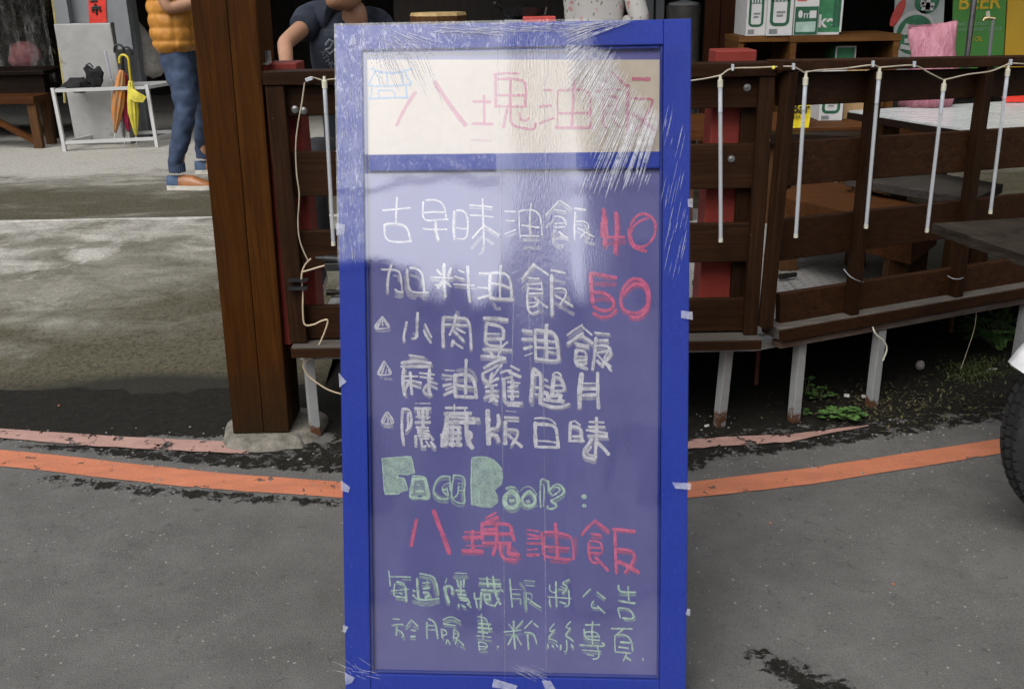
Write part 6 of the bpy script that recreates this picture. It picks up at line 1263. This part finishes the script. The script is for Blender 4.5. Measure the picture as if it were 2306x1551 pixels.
for k in range(76):
    f = k / 75; z = -.045 + .605 * f; puff = .013 * abs(math.sin(math.pi * (z + .045) / .074)) ** .55
    base = .126 - .035 * math.exp(-(f / .06) ** 2) + .008 * math.sin(f * 3); sh = 1 - .55 * sst(.84, 1.0, f)
    rg = ering(pe + Vector((.012 * f, 0, z)), X_, Y_, (base + puff) * sh, (.204 + puff - .03 * math.exp(-(f / .06) ** 2)) * sh, 72)
    for i in range(72):
        a = 2 * math.pi * i / 72; v_ = rg[i]; rg[i] = v_ + (v_ - pe - Vector((0, 0, z))).normalized() * (.008 * noise.noise(Vector((v_.x * 30, v_.y * 30, v_.z * 16))) - .014 * sum(math.exp(-((a - q_) / .05) ** 2) for q_ in (3.5, 4.25, 5.0, 5.75)))
    rings.append(rg)
mb.loft(rings); mb.build('vest', M_vest, V1, smooth='all')
mb = MB()
for hp, kn, an, sd_ in ((J['hipR'], J['knR'], an1, 1), (J['hipL'], J['knL'], an2, 5)): limb(mb, [hp + Vector((0, 0, -.02)), hp.lerp(kn, .5) + Vector((.01, 0, 0)), kn, kn.lerp(an, .5) + Vector((-.010, 0, 0)), an + Vector((0, 0, .10)), an + Vector((0, 0, .065))], [.090, .084, .064, .054, .048, .043], 36, 20, .012, .5, sd_)
mb.loft([ering(pe + Vector((0, 0, z)), X_, Y_, a, b_, 32) for z, a, b_ in ((-.16, .09, .140), (-.08, .102, .165), (-.03, .098, .165), (.05, .085, .15))]); JO = mb.build('jeans', M_jean, V1, smooth='all')
for an in (an1, an2):
    mb = MB(); mb.loft([[an + Vector(((.047 + .003 * (k % 2)) * math.cos(2 * math.pi * k / 48), (.047 + .003 * (k % 2)) * math.sin(2 * math.pi * k / 48), z)) for k in range(48)] for z in (.015, .04, .068)])
    mb.build('cuff', M_jean, JO)
M_sole = mat('cream_sole', (.62, .59, .52), rough=.6); M_tan2 = mat('tan_leather', (.30, .115, .035), rough=.35); M_bl2 = mat('blue_shoe_cloth', (.05, .085, .15), rough=.8)
shoe(V1, Vector((an1.x - .065, an1.y, fz)), Vector((1, -.08, 0)), M_sole, M_tan2, M_bl2); shoe(V1, Vector((an2.x - .065, an2.y, fz)), Vector((1, .1, 0)), M_sole, M_tan2, M_bl2)
for s_ in 'RL': mb = MB(); mb.tube([J['sh' + s_], J['sh' + s_].lerp(J['el' + s_], .18)], [.07, .066], 14); mb.build('armhole', M_sleeve2, V1, smooth=True)

# man in the navy shirt, seated behind the fence
V2 = thing('person', 'person in a printed navy T-shirt seated behind the fence, looking left', 'person', (-.6, 4.25, .296))
pe = Vector((-.62, 4.32, .74)); ch = on_y(772, 92, 4.12); nk = on_y(802, 46, 4.02)
hc = on_y(788, -52, 3.98)
J = dict(pelvis=pe, spine=pe.lerp(ch, .5), chest=ch, neck=nk, head=nk.lerp(hc, .5), headc=hc, face=Vector((-.83, -.52, .12)), up=Vector((-.02, .12, 1)), shR=on_y(706, 42, 4.05), elR=on_y(641, 98, 3.86), wrR=on_y(648, 172, 3.66), shL=on_y(852, 62, 4.1), elL=on_y(900, 150, 3.98), wrL=on_y(850, 220, 3.75),
         hipR=pe + Vector((-.1, -.02, -.02)), knR=pe + Vector((-.16, -.42, .02)), anR=Vector((-.78, 3.88, .39)), hipL=pe + Vector((.1, -.02, -.02)), knL=pe + Vector((.14, -.42, .02)), anL=Vector((-.46, 3.88, .39)))
body_mesh(J, V2, {'R': (Vector((.5, 0, -.8)), 1), 'L': (Vector((-.5, 0, -.8)), -1)}, arm=(.038, .031, .027, .024))
M_navy = mat('navy_cotton', (.009, .013, .024), (.020, .027, .045), rough=.9, scale=9, bmp=.002); M_prt = mat('grey_shirt_print', (.19, .22, .24), rough=.9); M_trs = mat('dark_trousers', (.02, .02, .022), rough=.9)
lat = (J['shL'] - J['shR']).normalized(); mb = MB(); rings = []
for f, a, b_ in ((0, .17, .125), (.2, .165, .12), (.45, .17, .12), (.7, .19, .12), (.86, .185, .11), (.95, .13, .085), (1.0, .075, .065)):
    c = pe.lerp(nk, f); ax = (nk - pe).normalized(); dp = lat.cross(ax).normalized(); rings.append(ering(c, lat, dp, a, b_, 36))
mb.loft(rings)
for s_ in 'RL': limb(mb, [J['neck'].lerp(J['sh' + s_], .55), J['sh' + s_], J['sh' + s_].lerp(J['el' + s_], .44)], [.068, .064, .051], 20, 8, .007)
SHT = mb.build('shirt', M_navy, V2, smooth='all')
mb = MB()
for s_ in 'RL': limb(mb, [J['hip' + s_], J['kn' + s_], J['an' + s_]], [.10, .085, .06], 18, 8, .006)
mb.build('trousers', M_trs, V2, smooth='all')
for s_ in 'RL': shoe(V2, Vector((J['an' + s_].x, J['an' + s_].y + .05, .297)), Vector((0, -1, 0)), M_sole, M_seat, M_seat)
fdp = -lat.cross((nk - pe).normalized()).normalized()
if fdp.y > 0: fdp = -fdp
def on_shirt(x, y): return on_pl(x, y, pe.lerp(nk, .66) + fdp * .138, fdp)
def shirt_text(s_, q, ang_, h):
    xd = lat * math.cos(ang_) + ((nk - pe).normalized()) * math.sin(ang_); yd = fdp.cross(xd); yd = yd if yd.z > 0 else -yd
    text(s_, on_shirt(*q), xd, yd, h, M_prt, SHT)
shirt_text('ST', (729, 81), 0.06, .036); shirt_text('A', (719, 117), -.95, .032); shirt_text('T', (724, 128), -.9, .032); shirt_text('H', (731, 139), -.8, .032); shirt_text('L', (741, 149), -.65, .032)
mb = MB(); mb.tube([on_shirt(*q) for q in ((733, 102), (742, 90), (750, 94), (744, 108), (734, 112), (742, 122), (754, 112))], .0045, 5); mb.build('emblem', M_prt, SHT)
mb = MB(); cs = []
for k in range(17):
    a = math.pi * (.12 + .76 * k / 16); p = nk + lat * (.060 * math.cos(a)) + fdp * (.045 + .030 * math.sin(a)) + Vector((0, 0, .032 - .062 * math.sin(a))); cs.append(p)
mb.tube(cs, .0018, 6); mb.build('necklace', mat('gold_chain', (.7, .55, .3), rough=.3, metal=1), V2)
ST_ = thing('stool', 'dark wooden stool under the seated person behind the fence', 'stool', (-.62, 4.33, .296)); mb = MB(); mb.lathe((-.62, 4.33, .60), [(.16, 0), (.17, .02), (.16, .04)], 24); mb.build('seat', M_dkb, ST_)
for a in (45, 135, 225, 315): mb = MB(); mb.bar((-.62 + .14 * math.cos(R_(a)), 4.33 + .14 * math.sin(R_(a)), .2965), (-.62 + .11 * math.cos(R_(a)), 4.33 + .11 * math.sin(R_(a)), .5995), .03, .03); mb.build('leg', M_dkb, ST_)

# woman in the floral shirt with a hand on her hip
V3 = thing('person', 'person in a white floral shirt with one elbow out, behind the sign', 'person', (on_y(1365, 60, 6.25).x, 6.25, FLOOR))
cx_ = on_y(1348, 30, 6.25).x; pe = Vector((cx_, 6.25, fz + .80)); el = on_y(1440, 40, 6.12)
J = dict(pelvis=pe, spine=pe + Vector((0, 0, .18)), chest=pe + Vector((0, 0, .40)), neck=pe + Vector((0, 0, .53)), head=pe + Vector((0, -.01, .6)), headc=pe + Vector((0, -.01, .67)), face=Vector((-.4, -1, -.1)), up=Vector((0, 0, 1)), hk=.94, bun=True,
         shR=pe + Vector((-.14, 0, .44)), elR=pe + Vector((-.15, .03, .19)), wrR=pe + Vector((-.13, .02, -.05)), shL=pe + Vector((.13, 0, .42)), elL=el, wrL=pe + Vector((.15, -.03, .09)),
         hipR=pe + Vector((-.09, 0, -.03)), knR=pe + Vector((-.09, -.02, -.38)), anR=pe + Vector((-.09, 0, -.72)), hipL=pe + Vector((.09, 0, -.03)), knL=pe + Vector((.09, -.02, -.38)), anL=pe + Vector((.09, 0, -.72)))
body_mesh(J, V3, {'R': (Vector((1, .0, .1)), -1), 'L': (Vector((-1, 0, .2)), 1)}, arm=(.043, .036, .03, .026), torso=.08)
m, t, b = nodes('floral_cotton'); M_flor = m; v = mapping(t, (1, 1, 1)); vo = nn(t, 'ShaderNodeTexVoronoi'); vo.inputs['Scale'].default_value = 19; nd_ = nn(t, 'ShaderNodeTexNoise'); nd_.inputs['Scale'].default_value = 60; t.links.new(v, nd_.inputs['Vector']); v = mixc(t, .03, v, nd_.outputs['Color']); t.links.new(v, vo.inputs['Vector']); vo2 = nn(t, 'ShaderNodeTexVoronoi'); vo2.inputs['Scale'].default_value = 26; t.links.new(mapping(t, (1.3, 1, .8)), vo2.inputs['Vector'])
c = mixc(t, ramp(t, vo2.outputs['Distance'], [(.18, .8), (.24, 0.0)]), (.62, .60, .57), (.16, .19, .10)); c = mixc(t, ramp(t, vo.outputs['Distance'], [(.16, .8), (.30, 0.0)]), c, (.60, .22, .20)); t.links.new(c, b.inputs['Base Color']); b.inputs['Roughness'].default_value = .85
mb = MB(); mb.loft([ering(pe + Vector((0, 0, z)), X_, Y_, a, b_, 32) for z, a, b_ in ((-.12, .18, .13), (0, .17, .125), (.15, .15, .115), (.3, .165, .12), (.42, .17, .11), (.49, .11, .08), (.53, .06, .06))])
for s_ in 'RL': limb(mb, [J['neck'].lerp(J['sh' + s_], .6), J['sh' + s_], J['el' + s_], J['el' + s_].lerp(J['wr' + s_], .75)], [.06, .064, .056, .05], 18, 8, .006)
mb.build('shirt', M_flor, V3, smooth='all'); mb = MB()
for s_ in 'RL': limb(mb, [J['hip' + s_], J['kn' + s_], J['an' + s_] + Vector((0, 0, .02))], [.095, .07, .055], 18, 8, .006)
mb.build('trousers', M_trs, V3, smooth='all')
for s_ in 'RL': shoe(V3, Vector((J['an' + s_].x, J['an' + s_].y + .05, fz)), Vector((0, -1, 0)), M_sole, M_seat, M_seat)
